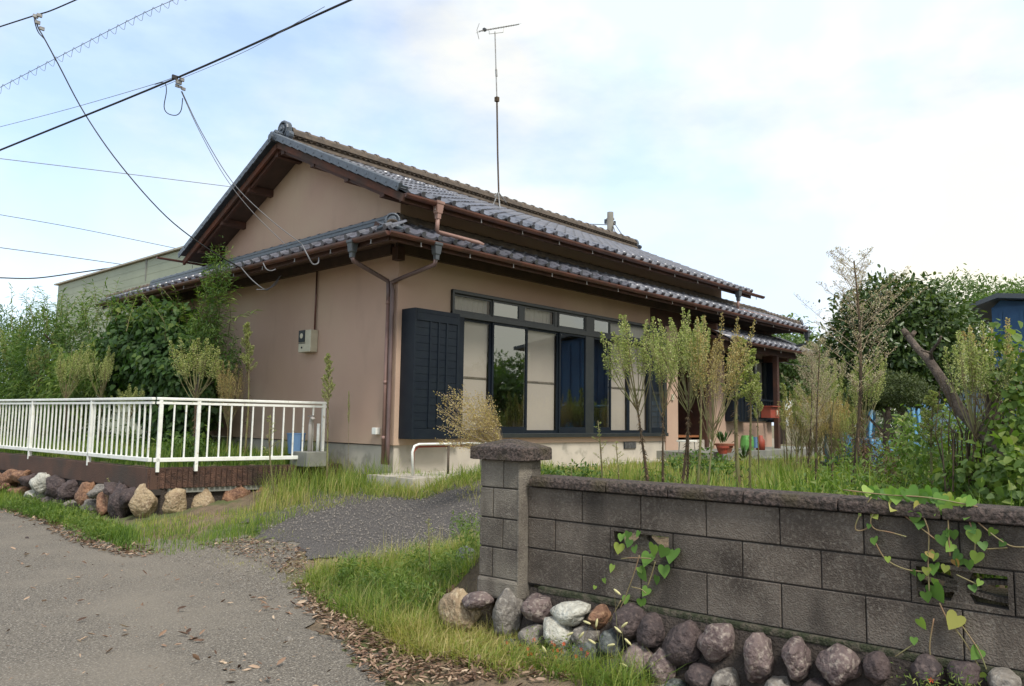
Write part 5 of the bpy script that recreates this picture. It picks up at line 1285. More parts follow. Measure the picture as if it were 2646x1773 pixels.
litter('fallen_leaves', sc, .062, Mt['litter'], 'scattered curled dead leaves lying over the asphalt road', curl=.35)
litter('leaf_crumbs', in_world_poly([tuple(rf(1.6, -.8)[:2]), tuple(rf(1.6, 2.5)[:2]), tuple(rf(5.6, 3.9)[:2]), tuple(rf(13, 4.2)[:2]), tuple(rf(16, -1)[:2])], 1500), .022, Mt['litter'], 'fine crumbs of dead leaf and twig over the asphalt road', curl=.3)
gr = in_world_poly(W2([(440, 1440), (620, 1400), (800, 1440), (780, 1540), (900, 1660), (700, 1560), (520, 1480)]), 900)
PEB = (np.array([(-.5, 0, 0), (.5, 0, 0), (0, .45, 0), (0, -.45, 0), (0, 0, .5)]), [(0, 3, 4), (3, 1, 4), (1, 2, 4), (2, 0, 4)])
o = litter('gravel', gr, .016, Mt['st_grey'], 'loose grey gravel crumbs where the driveway meets the road', curl=.1, T=PEB); o['category'] = 'gravel'
gr = in_world_poly([tuple(rf(s_, n_)[:2]) for s_, n_ in ((4.4, 5.2), (5.2, 4.7), (7.2, 4.9), (8.0, 5.8), (7.0, 7.0), (5, 7.4), (4.3, 7.3))], 3200)
o = litter('gravel', gr, .020, Mt['st_grey'], 'pale gravel grit on the dark tarmac of the driveway', curl=.1, T=PEB); o['category'] = 'gravel'

# --- weeds with brush like flower heads
def weed_proto(seed, kind):
    r = np.random.default_rng(seed); st = MB(); br = MB(); BP = []; BD = []; LP = []; LD = []
    h0 = {'broom': .46, 'plume': .62, 'airy': .45, 'fan': .30, 'young': .5}[kind]
    bend = r.normal(size=2) * .02
    sp = lambda t: np.array((bend[0] * math.sin(t * 3), bend[1] * math.sin(t * 2.3), t))
    top = {'broom': .62, 'plume': .98, 'airy': .98, 'fan': .5, 'young': .95}[kind]
    st.tube([sp(t) for t in np.linspace(0, top, 9)], np.linspace(.009, .003, 9), 6)
    nb = {'broom': 17, 'plume': 34, 'airy': 44, 'fan': 26, 'young': 10}[kind]
    for i in range(nb):
        a = r.random() * 6.283
        if kind in ('broom', 'fan'):
            f = h0 + (top - h0) * r.random() * .7; ht = .80 + .20 * r.random(); sprd = (.05 + .13 * r.random()) * (1.5 if kind == 'fan' else 1)
            p0 = sp(f); p3 = np.array((math.cos(a) * sprd, math.sin(a) * sprd, ht)); p1 = p0 + np.array((math.cos(a) * sprd * .75, math.sin(a) * sprd * .75, (ht - f) * .35))
        else:
            f = h0 + (top - h0) * (i / nb); w = (1 - (f - h0) / (1 - h0)); sprd = {'plume': .055, 'airy': .24, 'young': .07}[kind] * (w ** .6 + .08) * (.7 + .5 * r.random())
            if kind == 'airy': sprd *= min(1, .35 + (f - h0) * 4)
            p0 = sp(f); ht = f + sprd * {'plume': 1.3, 'airy': .85, 'young': 1.0}[kind]
            p3 = p0 + np.array((math.cos(a) * sprd, math.sin(a) * sprd, ht - f)); p1 = p0 + np.array((math.cos(a), math.sin(a), .8)) * sprd * .4
        pts = []
        for t in np.linspace(0, 1, 6): pts.append((1 - t) ** 2 * p0 + 2 * (1 - t) * t * p1 + t * t * p3)
        br.tube(pts, np.linspace(.0026, .0012, 6) * (.5 if kind == 'airy' else 1), 4, cap=False)
        nbd = {'broom': 190, 'fan': 150, 'plume': 60, 'airy': 75, 'young': 22}[kind]; t0 = {'broom': .52, 'fan': .50, 'plume': .25, 'airy': .3, 'young': .2}[kind]
        for j in range(nbd):
            t = t0 + (1 - t0) * r.random() ** .8; q = (1 - t) ** 2 * p0 + 2 * (1 - t) * t * p1 + t * t * p3
            wd = {'broom': .030, 'fan': .03, 'plume': .014, 'airy': .035, 'young': .015}[kind] * math.sin(math.pi * min(1, (t - t0) / (1 - t0) * .75 + .22))
            d = r.normal(size=3); d /= np.linalg.norm(d); d[2] = abs(d[2]) * .6 + .3; q2 = q + d * wd * (.35 + .65 * r.random())
            BP.append(q2); BD.append(d)
            if j % 4 == 0: br.tube([q, q2], .0006, 3, cap=False)
    for j in range({'broom': 130, 'plume': 90, 'airy': 110, 'fan': 10, 'young': 22}[kind]):
        f = (.05 + (h0 + .02) * r.random()); a = r.random() * 6.283; LP.append(sp(f)); LD.append((math.cos(a), math.sin(a), -.9 if kind != 'young' else .2))
    res = {'stem': st.mesh('stem', Mt['stem_dark'] if kind in ('broom', 'airy') else Mt['stem_green'], True)}
    res['branches'] = br.mesh('branches', Mt['stem_green'] if kind != 'airy' else Mt['deadstem'])
    P_ = np.array(BP); D_ = unit(np.array(BD)); n = len(P_)
    v, f = leaf_np(P_, D_, unit(r.normal(size=(n, 3))), .0088 * (.6 + .8 * r.random(n)) * (1.0 if kind != 'airy' else .6), BUD)
    res['flower_heads'] = np_mesh('flower_heads', v, f, Mt[{'broom': 'bud', 'plume': 'bud', 'airy': 'bud_pale', 'fan': 'bud_dry', 'young': 'bud'}[kind]], attr=np.repeat(r.random(n), 4))
    P_ = np.array(LP); D_ = unit(np.array(LD, float)); n = len(P_)
    v, f = leaf_np(P_, D_, unit(r.normal(size=(n, 3))), .024 * (.5 + .9 * r.random(n)), SLIM)
    res['leaves'] = np_mesh('leaves', v, f, Mt['deadleaf'] if kind != 'young' else Mt['lf_mid'], attr=np.repeat(r.random(n), 2))
    return res
Mt['deadstem'] = mat('pale dry twig', (0.30, 0.23, 0.15), 0.9)
PROT = {k: [weed_proto(s_, k) for s_ in seeds] for k, seeds in {'broom': (1, 2, 3, 4), 'plume': (5, 6, 7), 'airy': (8, 9), 'fan': (10, 11), 'young': (12, 13)}.items()}
def weed(px, dist, tx, ty, kind, label, group, i=0, wide=1.0, base_z=None):
    d = ray(px, 1240).copy(); d[2] = 0; d /= np.linalg.norm(d); b = np.array((d[0] * dist, d[1] * dist, 0)); b[2] = float(zg(b[0], b[1])) if base_z is None else base_z
    # tip: on a vertical plane facing the road through the base
    fwd = np.array((R[0, 2], R[1, 2], 0)) * -1; fwd /= np.linalg.norm(fwd); rt = ray(tx, ty); t = (b @ fwd) / (rt @ fwd); tip = C0 + rt * t
    ax = Vector(tip - b); h = ax.length
    root = thing('tall_weed', tuple(b), label, 'weed', group)
    q = Vector((0, 0, 1)).rotation_difference(ax.normalized()).to_matrix().to_4x4()
    root.matrix_basis = Matrix.Translation(Vector(b)) @ q @ Matrix.Rotation(random.uniform(0, 6.28), 4, 'Z') @ Matrix.Diagonal((h * wide, h * wide, h, 1))
    for nme, me in PROT[kind][i % len(PROT[kind])].items():
        o = bpy.data.objects.new(nme, me); COL.objects.link(o); o.parent = root
        if nme != 'stem': o['kind'] = 'stuff'
    return root
GR = 'tall horseweed standing behind the block wall'
weed(1684, 6.6, 1612, 815, 'broom', 'broom headed weed leaning left before the last window screen, leftmost of the tall ones', GR, 0, 1.05)
weed(1712, 7.0, 1722, 835, 'broom', 'broom headed weed just right of the left leaning one', GR, 1, .85)
weed(1752, 6.4, 1745, 790, 'broom', 'tall dense broom weed hiding the porch roof corner', GR, 2, .95)
weed(1776, 7.2, 1790, 800, 'broom', 'green stemmed broom weed at the entrance door', GR, 3, .8)
weed(1822, 6.2, 1862, 815, 'fan', 'widest weed with a fan of straight branches before the entrance', GR, 0, .85)
weed(1800, 7.6, 1792, 850, 'plume', 'dark leafy plume weed behind the wide fan shaped one', GR, 1)
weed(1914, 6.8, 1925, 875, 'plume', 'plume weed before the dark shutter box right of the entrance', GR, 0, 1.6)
weed(1936, 7.0, 1942, 900, 'plume', 'plume weed left of the red mailbox', GR, 2, 1.2)
weed(1966, 7.4, 1966, 960, 'plume', 'short slim plume weed touching the left side of the red mailbox', GR, 1, .7)
weed(1560, 7.2, 1540, 1075, 'young', 'small upright weed with a cream head before the foundation', GR, 0, 1.4)
weed(1602, 6.0, 1598, 1128, 'young', 'small tiered weed with brown leaves just behind the coping', GR, 1, 1.6)
weed(1468, 6.8, 1470, 1190, 'young', 'lowest seedling weed right of the pillar cap', GR, 0, 2.2)
weed(2075, 7.4, 2090, 905, 'airy', 'thin airy weed under the right end of the eaves', GR, 0, .8)
weed(2108, 6.9, 2120, 880, 'airy', 'airy straw coloured weed left of the tallest dry weed', GR, 1, .8)
weed(2190, 6.4, 2192, 660, 'airy', 'tallest dry weed with a wide open pinkish top against the sky', GR, 0, 1.0)
weed(2150, 7.6, 2140, 905, 'broom', 'broom weed just left of the tallest dry stem', GR, 1, .7)
weed(2240, 7.0, 2235, 900, 'broom', 'green broom weed before the round topiary', GR, 2, .8)
weed(2420, 5.6, 2425, 1010, 'plume', 'slim green weed beneath the leaning trunk', GR, 0, 1.5)
weed(2500, 5.0, 2520, 820, 'broom', 'pale green weed before the blue house', GR, 3, .9)
weed(2600, 5.4, 2620, 790, 'fan', 'straw coloured fan weed at the right edge before the blue house', GR, 1, .9)
GL = 'tall horseweed around the white fence'
weed(172, 14.8, 190, 885, 'broom', 'broom weed with brown stem seen through the long railing', GL, 2, 1.0)
weed(250, 14.6, 268, 890, 'broom', 'second broom weed behind the long railing, nearer the corner', GL, 3, .9)
weed(500, 11.4, 512, 868, 'broom', 'broad broom weed behind the railing just right of its corner', GL, 0, 1.35)
weed(582, 12.0, 585, 930, 'fan', 'fan shaped weed against the side wall behind the railing', GL, 0, .8)
weed(628, 11.8, 630, 830, 'plume', 'thin dry plume weed standing alone against the side wall', GL, 1, 1.0)
weed(845, 10.4, 846, 912, 'plume', 'thin green weed at the right end of the short railing', GL, 2, .9)
weed(898, 10.6, 900, 1010, 'plume', 'leafless thin stalk against the side wall right of the railing', GL, 0, .25)
weed(20, 19, 30, 830, 'broom', 'broom weed at the left edge behind the railing', GL, 1, .9)
weed(95, 17, 105, 860, 'broom', 'yellowish broom weed second from the left edge', GL, 2, .9)
weed(330, 13.0, 335, 990, 'broom', 'low broom weed under the ivy clad shrub', GL, 3, 1.2)
weed(715, 10.0, 560 + 155, 1060, 'young', 'leafy seedling behind the short railing', GL, 1, 1.4)
weed(288, 11.0, 283, 1228, 'young', 'thistle like weed with white seed head at the roadside boulders', 'weeds by the roadside boulders', 0, 1.2, .28)
weed(1118, 5.9, 1118, 1328, 'young', 'small leafy sprout on the driveway left of the pillar', 'weeds on the driveway', 1, 1.8)
# straw coloured bush blown over by the pillar
bb = thing('dry_bush', tuple(ony(1300, 1165, 5.9)), 'straw coloured dry bush leaning left over the pillar cap before the shutter box', 'bush')
b0_ = ony(1305, 1160, 5.9); P = []; D = []; brm = MB()
for i in range(150):
    tx = 1120 + 165 * rng.random() ** .8; lo = 985 + max(0, (tx - 1180)) * .30 + 30 * rng.random(); ty = lo + (1150 - lo) * rng.random() ** 1.2
    tip = ony(tx, ty, 5.9 + rng.normal() * .15); mid = b0_ * .5 + tip * .5 + np.array((0, 0, -.05)) + rng.normal(size=3) * .02
    pts = [(1 - t) ** 2 * b0_ + 2 * (1 - t) * t * mid + t * t * tip for t in np.linspace(0, 1, 6)]
    brm.tube(pts, .0018, 3, cap=False)
    for j in range(34):
        t = .55 + .45 * rng.random(); q = (1 - t) ** 2 * b0_ + 2 * (1 - t) * t * mid + t * t * tip; P.append(q + rng.normal(size=3) * .018); D.append(unit(tip - b0_) + rng.normal(size=3) * .5)
brm.build('branches', Mt['deadstem'], bb)
leaves_obj('flower_heads', np.array(P), np.array(D), rng.normal(size=(len(P), 3)), .016 * (.5 + rng.random(len(P))), BUD, Mt['bud_dry'], bb)
# reed like thicket right of the house
for i in range(30):
    px = 2012 + 220 * rng.random(); d_ = 12.5 + 3.5 * rng.random(); ty = 985 + 75 * rng.random()
    weed(px, d_, px + rng.normal() * 8, ty, ['broom', 'fan', 'plume'][i % 3], ['yellow green broom headed weed in the dense thicket right of the house', 'straw coloured fan headed weed in the dense thicket right of the house', 'slender plume headed weed in the dense thicket right of the house'][i % 3], ['broom headed weeds in the thicket', 'straw coloured weeds in the thicket', 'plume headed weeds in the thicket'][i % 3], i, .9)

# --- shrubs on the left
sh = thing('ivy_shrub', (5.5, 13.2, .93), 'big shrub smothered in broad leaved ivy against the side wall', 'shrub')
trunk(sh, (5.5, 13.2, .9), (5.4, 13.3, 2.4), .06, .04, 4, bl=.6)
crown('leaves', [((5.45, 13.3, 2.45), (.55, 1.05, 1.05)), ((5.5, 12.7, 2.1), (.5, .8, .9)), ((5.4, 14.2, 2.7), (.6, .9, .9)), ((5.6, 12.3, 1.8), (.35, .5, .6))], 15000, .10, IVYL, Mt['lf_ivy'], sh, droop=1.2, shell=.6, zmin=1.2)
stt = []
for i in range(46):
    a = rng.random() * 6.28; y = 12.3 + 2.6 * rng.random(); stt.append(((5.4 + .4 * rng.normal(), y, 2.8 + .5 * rng.random()), (math.cos(a) * .5 - .2, math.sin(a) * .5, 1), .35 + .5 * rng.random()))
sprays('leaflets', stt, Mt['lf_mid'], SLIM, sh, leaf=.10, nl=12)
def spray_to(px, py, x_, start, n=14, leaf=.10):
    e = onx(px, py, x_); s_ = np.array(start); return (s_, (e - s_), np.linalg.norm(e - s_))
ws = thing('climbing_shrub', (5.45, 12.2, .93), 'light green climbing shoot reaching over the side eave', 'shrub')
s0 = onx(520, 880, 5.3)
trunk(ws, (s0[0], s0[1], .93), s0, .025, .015, 2, bl=.3)
L_ = []
for (px, py) in ((590, 640), (575, 665), (560, 690), (540, 710), (600, 690), (560, 740), (580, 760), (530, 760), (620, 775), (500, 740), (545, 800), (560, 840), (500, 800)):
    for k in range(2): L_.append(spray_to(px + rng.normal() * 9, py + rng.normal() * 9, 5.2 + .1 * rng.normal(), s0 + rng.normal(size=3) * .12))
sprays('leaflets', L_, Mt['lf_mid'], SLIM, ws, leaf=.11, nl=16, droop=.0)
c0_ = onx(560, 720, 5.2); c1_ = onx(530, 860, 5.2)
crown('leaves', [(tuple(c0_), (.18, .30, .55)), (tuple(c1_), (.25, .45, .35)), (tuple(onx(590, 930, 5.5)), (.2, .25, .45))], 2600, .075, SLIM, Mt['lf_mid'], ws, shell=.2)
s2_ = thing('shrub', (5.0, 16.5, .93), 'mid green shrub with feathery shoots left of the ivy clad shrub', 'shrub')
trunk(s2_, (5.0, 16.5, .9), (5.0, 16.5, 2.8), .07, .04, 7, bl=1.3)
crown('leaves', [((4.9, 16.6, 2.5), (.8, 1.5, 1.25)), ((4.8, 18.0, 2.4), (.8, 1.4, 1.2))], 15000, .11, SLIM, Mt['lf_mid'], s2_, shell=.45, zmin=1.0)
stt = [((4.9 + .4 * rng.normal(), 15.4 + 3.2 * rng.random(), 2.9 + .6 * rng.random()), (rng.normal() * .4, rng.normal() * .4, 1), .4 + .6 * rng.random()) for i in range(60)]
sprays('leaflets', stt, Mt['lf_mid'], SLIM, s2_, leaf=.12, nl=12)
s3_ = thing('shrub', (4.6, 20.5, .93), 'bushy shrub with light topped foliage at the left edge', 'shrub')
trunk(s3_, (4.6, 20.5, .9), (4.6, 20.5, 3.0), .07, .04, 7, bl=1.3)
crown('leaves', [((4.5, 20.6, 2.6), (1.0, 1.8, 1.5)), ((4.3, 23.0, 2.8), (1.2, 1.8, 1.6))], 16000, .13, SLIM, Mt['lf_mid'], s3_, shell=.45, zmin=1.0)
s4_ = thing('bamboo_clump', (4.6, 15.0, .93), 'yellow green bamboo like clump behind the long railing', 'bamboo')
crown('leaves', [((4.55, 15.2, 1.9), (.35, .9, .9)), ((4.5, 17.5, 1.9), (.35, 1.2, .9)), ((4.9, 14.6, 2.1), (.3, .5, .9))], 9000, .12, SLIM, Mt['lf_bamboo'], s4_, shell=.2, droop=.8, zmin=1.0)
mb = MB()
for i in range(30):
    y = 14.4 + 4 * rng.random(); mb.tube([(4.6, y, .9), (4.6 + rng.normal() * .1, y + rng.normal() * .1, 2.2 + .7 * rng.random())], [.01, .004], 5)
mb.build('culms', Mt['stem_green'], s4_)
uw = crown('undergrowth', [((4.6 + .9 * rng.random(), 10.2 + .62 * i, 1.0), (.35, .4, .22 + .2 * rng.random())) for i in range(11)], 9000, .07, OVAL, Mt['lf_mid'], None, shell=.1)
tag(uw, 'leafy weeds growing inside the white fence', 'undergrowth', kind='stuff')
lw = crown('low_weeds', [((*gpx(x, y)[:2], float(zg(*gpx(x, y)[:2])) + .06), (r_, r_, .12)) for x, y, r_ in ((15, 1285, .35), (75, 1312, .3), (140, 1330, .28), (180, 1345, .3), (215, 1365, .25), (262, 1392, .28), (240, 1372, .2))], 5200, .05, SLIM, Mt['lf_bamboo'], None, shell=.1)
tag(lw, 'bright green low weeds between road and boulders', 'weeds', kind='stuff')

# --- right side trees and bushes
tr = thing('tree', tuple(atd(2330, 1120, 11)), 'dense dark round headed evergreen tree right of the house', 'tree')
cT = atd(2318, 875, 11); b_ = atd(2335, 1130, 11); b_[2] = .6
trunk(tr, b_, cT + (0, 0, -.3), .06, .04, 8, bl=.6)
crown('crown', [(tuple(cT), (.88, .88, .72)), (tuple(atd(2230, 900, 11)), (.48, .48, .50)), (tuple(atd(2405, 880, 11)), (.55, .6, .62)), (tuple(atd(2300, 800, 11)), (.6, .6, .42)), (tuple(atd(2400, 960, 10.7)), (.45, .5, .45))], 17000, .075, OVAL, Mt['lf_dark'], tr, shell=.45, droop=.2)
stt = [(atd(2200 + 250 * rng.random(), 790 + 30 * rng.random(), 11), (rng.normal() * .3, rng.normal() * .3, 1), .12 + .2 * rng.random()) for i in range(36)] + [(atd(2320, 760, 11), (0, .1, 1), .32), (atd(2310, 760, 11), (.1, -.1, 1), .28)]
sprays('shoots_leaves', stt, Mt['lf_dark'], OVAL, tr, leaf=.07, nl=5)
tp_ = thing('topiary_bush', tuple(atd(2300, 1130, 9.2)), 'small clipped olive green topiary ball before the blue car', 'bush')
b_ = atd(2285, 1150, 9.2); b_[2] = .7; trunk(tp_, b_, atd(2290, 1040, 9.2), .035, .03, 3, bl=.3)
crown('crown', [(tuple(atd(2300, 1012, 9.2)), (.40, .40, .19)), (tuple(atd(2250, 1030, 9.2)), (.2, .2, .13))], 14000, .024, OVAL, Mt['lf_olive'], tp_, shell=.6, droop=0)
lt = thing('dead_tree', tuple(atd(2646, 1215, 4.9)), 'bare grey trunk leaning left across the right side of the garden', 'tree')
pts = [atd(*q) for q in ((2660, 1262, 4.85), (2600, 1185, 4.95), (2540, 1120, 5.05), (2480, 1060, 5.2), (2440, 990, 5.3), (2400, 930, 5.4), (2370, 900, 5.5), (2345, 868, 5.6))]
MB().tube(pts, [.05, .045, .040, .034, .030, .026, .022, .021], 10).build('trunk', Mt['bark'], lt, smooth=True)
for k, (qs, r_) in enumerate((([(2408, 940, 5.4), (2405, 910, 5.35), (2425, 885, 5.35), (2432, 870, 5.3)], .012), ([(2345, 868, 5.6), (2332, 850, 5.6)], .026), ([(2350, 875, 5.6), (2365, 855, 5.6)], .02), ([(2405, 912, 5.35), (2380, 905, 5.3)], .008))):
    MB().tube([atd(*q) for q in qs], np.linspace(r_, r_ * .6, len(qs)), 7).build('branch', Mt['bark'], lt, smooth=True)
l2_ = thing('dead_tree', tuple(atd(2575, 1190, 5.3)), 'second upright dark trunk behind the leaning bare trunk', 'tree')
MB().tube([atd(*q) for q in ((2590, 1200, 5.3), (2570, 1120, 5.3), (2562, 1040, 5.35), (2560, 985, 5.4), (2545, 945, 5.4), (2535, 910, 5.5))], [.05, .045, .035, .03, .03, .02], 9).build('trunk', Mt['bark'], l2_, smooth=True)
MB().tube([atd(*q) for q in ((2562, 1040, 5.35), (2600, 1010, 5.35), (2640, 1020, 5.3), (2690, 990, 5.3))], [.022, .02, .017, .014], 7).build('branch', Mt['bark'], l2_, smooth=True)
MB().tube([atd(*q) for q in ((2558, 960, 5.4), (2600, 950, 5.3), (2625, 1000, 5.2))], [.014, .012, .008], 7).build('branch', Mt['bark'], l2_, smooth=True)
bu = thing('bramble', tuple(atd(2620, 1230, 4.8)), 'broad leaved bramble climbing the dead trunks at the right edge', 'bush')
E_ = []
for (x, y, d_, r_) in ((2560, 980, 5.3, .10), (2545, 930, 5.4, .08), (2620, 1010, 5.0, .11), (2640, 1090, 4.9, .15), (2590, 1140, 5.0, .13), (2630, 1190, 4.7, .15), (2560, 1220, 4.9, .14), (2620, 1255, 4.6, .15), (2500, 1240, 5.0, .15), (2470, 1210, 5.3, .13), (2640, 940, 5.0, .12), (2600, 880, 5.4, .10)):
    E_.append((tuple(atd(x, y, d_)), (r_, r_, r_ * 1.2)))
crown('leaves', E_, 1500, .046, IVYL, Mt['lf_bamboo'], bu, shell=.05, droop=.6)
mb = MB()
for i in range(60):
    x = 2440 + 230 * rng.random(); q0 = atd(x, 1270, 4.9 + rng.random() * .6); mb.tube([q0, atd(x + rng.normal() * 20, 1120, 5.1), atd(x + rng.normal() * 40, 960 + 150 * rng.random(), 5.2)], [.005, .003, .0015], 4)
mb.build('canes', Mt['stem_dark'], bu)
uw = crown('undergrowth', [(tuple(np.append(atd(2190 + 250 * rng.random(), 1150, 8.2 + 1.2 * rng.random())[:2], 1.1 + .25 * rng.random())), (.15, .15, .2)) for i in range(14)] + [(tuple(np.append(atd(2130 + 540 * rng.random(), 1200, 5.2 + 3.6 * rng.random())[:2], .98 + .1 * rng.random())), (.32, .32, .22 + .16 * rng.random())) for i in range(46)] + [(tuple(np.append(atd(2330 + 330 * rng.random(), 1150, 5.6 + 2.2 * rng.random())[:2], 1.25 + .35 * rng.random())), (.16, .16, .26)) for i in range(22)], 27000, .040, OVAL, Mt['lf_bamboo'], None, shell=.1)
tag(uw, 'tangled leafy undergrowth filling the right of the garden behind the wall', 'undergrowth', kind='stuff')
uw = crown('dead_undergrowth', [(tuple(np.append(atd(2230 + 420 * rng.random(), 1150, 6.5 + 2.8 * rng.random())[:2], 1.15 + .15 * rng.random())), (.3, .3, .28)) for i in range(16)] + [(tuple(np.append(atd(2180 + 330 * rng.random(), 1150, 8.0 + 1.6 * rng.random())[:2], 1.05 + .40 * rng.random())), (.16, .16, .22)) for i in range(26)], 9000, .045, SLIM, Mt['deadleaf'], None, shell=.1)
tag(uw, 'brown withered undergrowth before the blue car', 'undergrowth', kind='stuff')
uw = crown('undergrowth', [((4.13 + .3 * rng.random(), .2 + 2.6 * rng.random(), .93), (.16, .25, .13)) for i in range(18)], 6500, .05, OVAL, Mt['lf_bamboo'], None, shell=.1)
tag(uw, 'yellow green weeds seen through the openwork blocks', 'undergrowth', kind='stuff')
uw = crown('undergrowth', [(tuple(np.append(atd(x, 1150, d_)[:2], z_)), (r_, r_, z_ - .8)) for x, d_, z_, r_ in ((1790, 9.2, 1.05, .35), (1760, 9.6, 1.0, .3), (1500, 8.4, .98, .35), (1850, 9.0, 1.02, .3), (1430, 8.6, .96, .3), (1700, 8.4, .95, .3))], 3200, .05, OVAL, Mt['lf_mid'], None, shell=.1)
tag(uw, 'low leafy weeds before the porch and the foundation', 'undergrowth', kind='stuff')
# trees further off
def far_tree(name, c, r, n, leaf, label, m='lf_far', group=None, zb=.3):
    c = np.array(c, float); t = thing(name, (c[0], c[1], zb), label, 'tree', group)
    trunk(t, (c[0], c[1], zb), c + (0, 0, -.2), r[0] * .09, r[0] * .05, 5, bl=r[0])
    E_ = [(tuple(c), r)] + [(tuple(c + np.clip(rng.normal(size=3), -1.2, 1.2) * np.array(r) * .4), tuple(np.array(r) * .6)) for _ in range(5)]
    crown('crown', E_, n, leaf, OVAL, Mt[m], t, shell=.5); return t
far_tree('tree', atd(2610, 785, 22), (.9, .9, .30), 7000, .085, 'leafy tree rising behind the blue house roof', 'lf_mid')
far_tree('tree', atd(2590, 820, 30) , (2.2, 2.2, 1.3), 9000, .12, 'pale tree far behind the blue house')
far_tree('tree', atd(2020, 930, 30), (1.6, 1.6, 1.5), 6000, .17, 'light green tree seen under the right end of the eaves')
far_tree('tree', atd(2110, 960, 34), (1.8, 1.8, 1.3), 5000, .18, 'second light green tree beyond the thicket')
for i, (x, y, z_, r_) in enumerate(((20, -13, 3.0, 2.2), (24, -15, 3.6, 2.6), (28, -12, 2.9, 2.1), (32, -14, 3.4, 2.6), (37, -12, 3.0, 2.4), (14, -16, 3.4, 2.6), (43, -10, 3.2, 2.6), (50, -6, 3.2, 2.8), (8, -17, 3.2, 2.6), (46, 4, 2.6, 2.4), (44, 14, 2.4, 2.6))):
    far_tree('tree', (x, y, z_), (r_, r_, r_ * .75), 2200, .32, 'far tree in the row that closes the fields across the road', 'lf_mid', 'far trees across the fields')

# --- vines on the block wall
hv = [(0, 0), (.13, .13), (.32, .17), (.46, .08), (.5, -.12), (.42, -.38), (.22, -.66), (0, -.92)]
hverts = [(x, y, .10 * abs(x)) for x, y in hv] + [(-x, y, .10 * abs(x)) for x, y in hv[1:-1]] + [(0, -.35, -.02)]
ctr = len(hverts) - 1
ring_ = list(range(0, 8)) + list(range(ctr - 1, 7, -1))
hf = [(ctr, ring_[(i + 1) % len(ring_)], ring_[i]) for i in range(len(ring_))]
HM = bpy.data.meshes.new('heart_leaf'); HM.from_pydata(hverts, [], hf); HM.materials.append(Mt['heart']); HM.shade_smooth()
def heart(parent, px, py, w, off=.03, tilt=None):
    p = onn(px, py, WF - off); d_ = -(R.T @ (p - C0))[2]; s_ = w * d_ / FPX * rr.uniform(.9, 1.25)
    # leaf faces the road, tip down
    ex = Vector(-U); ez = Vector(-N); ey = Vector((0, 0, 1))
    Mx = Matrix(((ex.x, ey.x, ez.x, p[0]), (ex.y, ey.y, ez.y, p[1]), (ex.z, ey.z, ez.z, p[2]), (0, 0, 0, 1)))
    Mx = Mx @ Matrix.Rotation(rr.uniform(-.7, .7), 4, 'Z') @ Matrix.Rotation(rr.uniform(-.75, .25), 4, 'X') @ Matrix.Rotation(rr.uniform(-.5, .5), 4, 'Y') @ Matrix.Translation((0, .4 * s_, 0)) @ Matrix.Scale(s_, 4)
    return link('leaf', HM, parent, Mx)
def vstem(parent, pts, r=.003, off=.02):
    P_ = [onn(x, y, WF - off - .01 * rr.random()) for x, y in pts]; Q = []
    n = len(P_)
    for i in range(n - 1):
        p0 = P_[max(i - 1, 0)]; p1 = P_[i]; p2 = P_[i + 1]; p3 = P_[min(i + 2, n - 1)]
        for t in np.linspace(0, 1, 5, endpoint=False): Q.append(.5 * ((2 * p1) + (-p0 + p2) * t + (2 * p0 - 5 * p1 + 4 * p2 - p3) * t * t + (-p0 + 3 * p1 - 3 * p2 + p3) * t ** 3))
    MB().tube(Q + [P_[-1]], r, 5).build('stem', Mt['vine'], parent, smooth=True)
v1_ = thing('heart_leaf_vine', tuple(onn(2400, 1300, WF - .02)), 'heart leaved vine hanging over the coping and second openwork block', 'vine')
for x, y, w in ((1260, 300, 90), (1130, 365, 66), (1405, 380, 78), (1440, 430, 82), (1640, 320, 92), (1770, 360, 90), (1635, 490, 66), (1680, 500, 60), (1600, 540, 70), (1650, 590, 76), (1810, 460, 66), (1830, 515, 84), (1890, 580, 62), (1950, 480, 54), (2020, 562, 50),
                (1120, 545, 54), (1215, 675, 40), (1700, 650, 84), (1720, 690, 60), (1790, 712, 62), (1840, 662, 82), (1540, 745, 92), (1490, 760, 56), (1620, 740, 62), (1400, 768, 54), (1450, 800, 50), (1550, 838, 60), (1490, 940, 84), (1570, 915, 132), (1860, 840, 42), (1820, 880, 58),
                (1680, 1115, 132), (1460, 1130, 76), (1400, 1252, 54), (1835, 1342, 96), (1880, 1520, 84), (1935, 1530, 54), (1520, 640, 60), (1480, 660, 50), (1545, 655, 54), (1015, 360, 26), (1080, 440, 30), (1420, 300, 60), (1540, 330, 72), (1580, 345, 50), (1700, 700, 50)):
    heart(v1_, *z4(x, y), w / 2.736 * 1.0)
for x, y, w in [(1060 + 720 * t + 20 * rr.random(), 170 + 70 * t + 50 * rr.random(), 50 + 50 * rr.random()) for t in np.linspace(0, 1, 26)]:
    p_ = heart(v1_, *z4(x, y), w / 2.736, off=-.02 + .05 * rr.random())
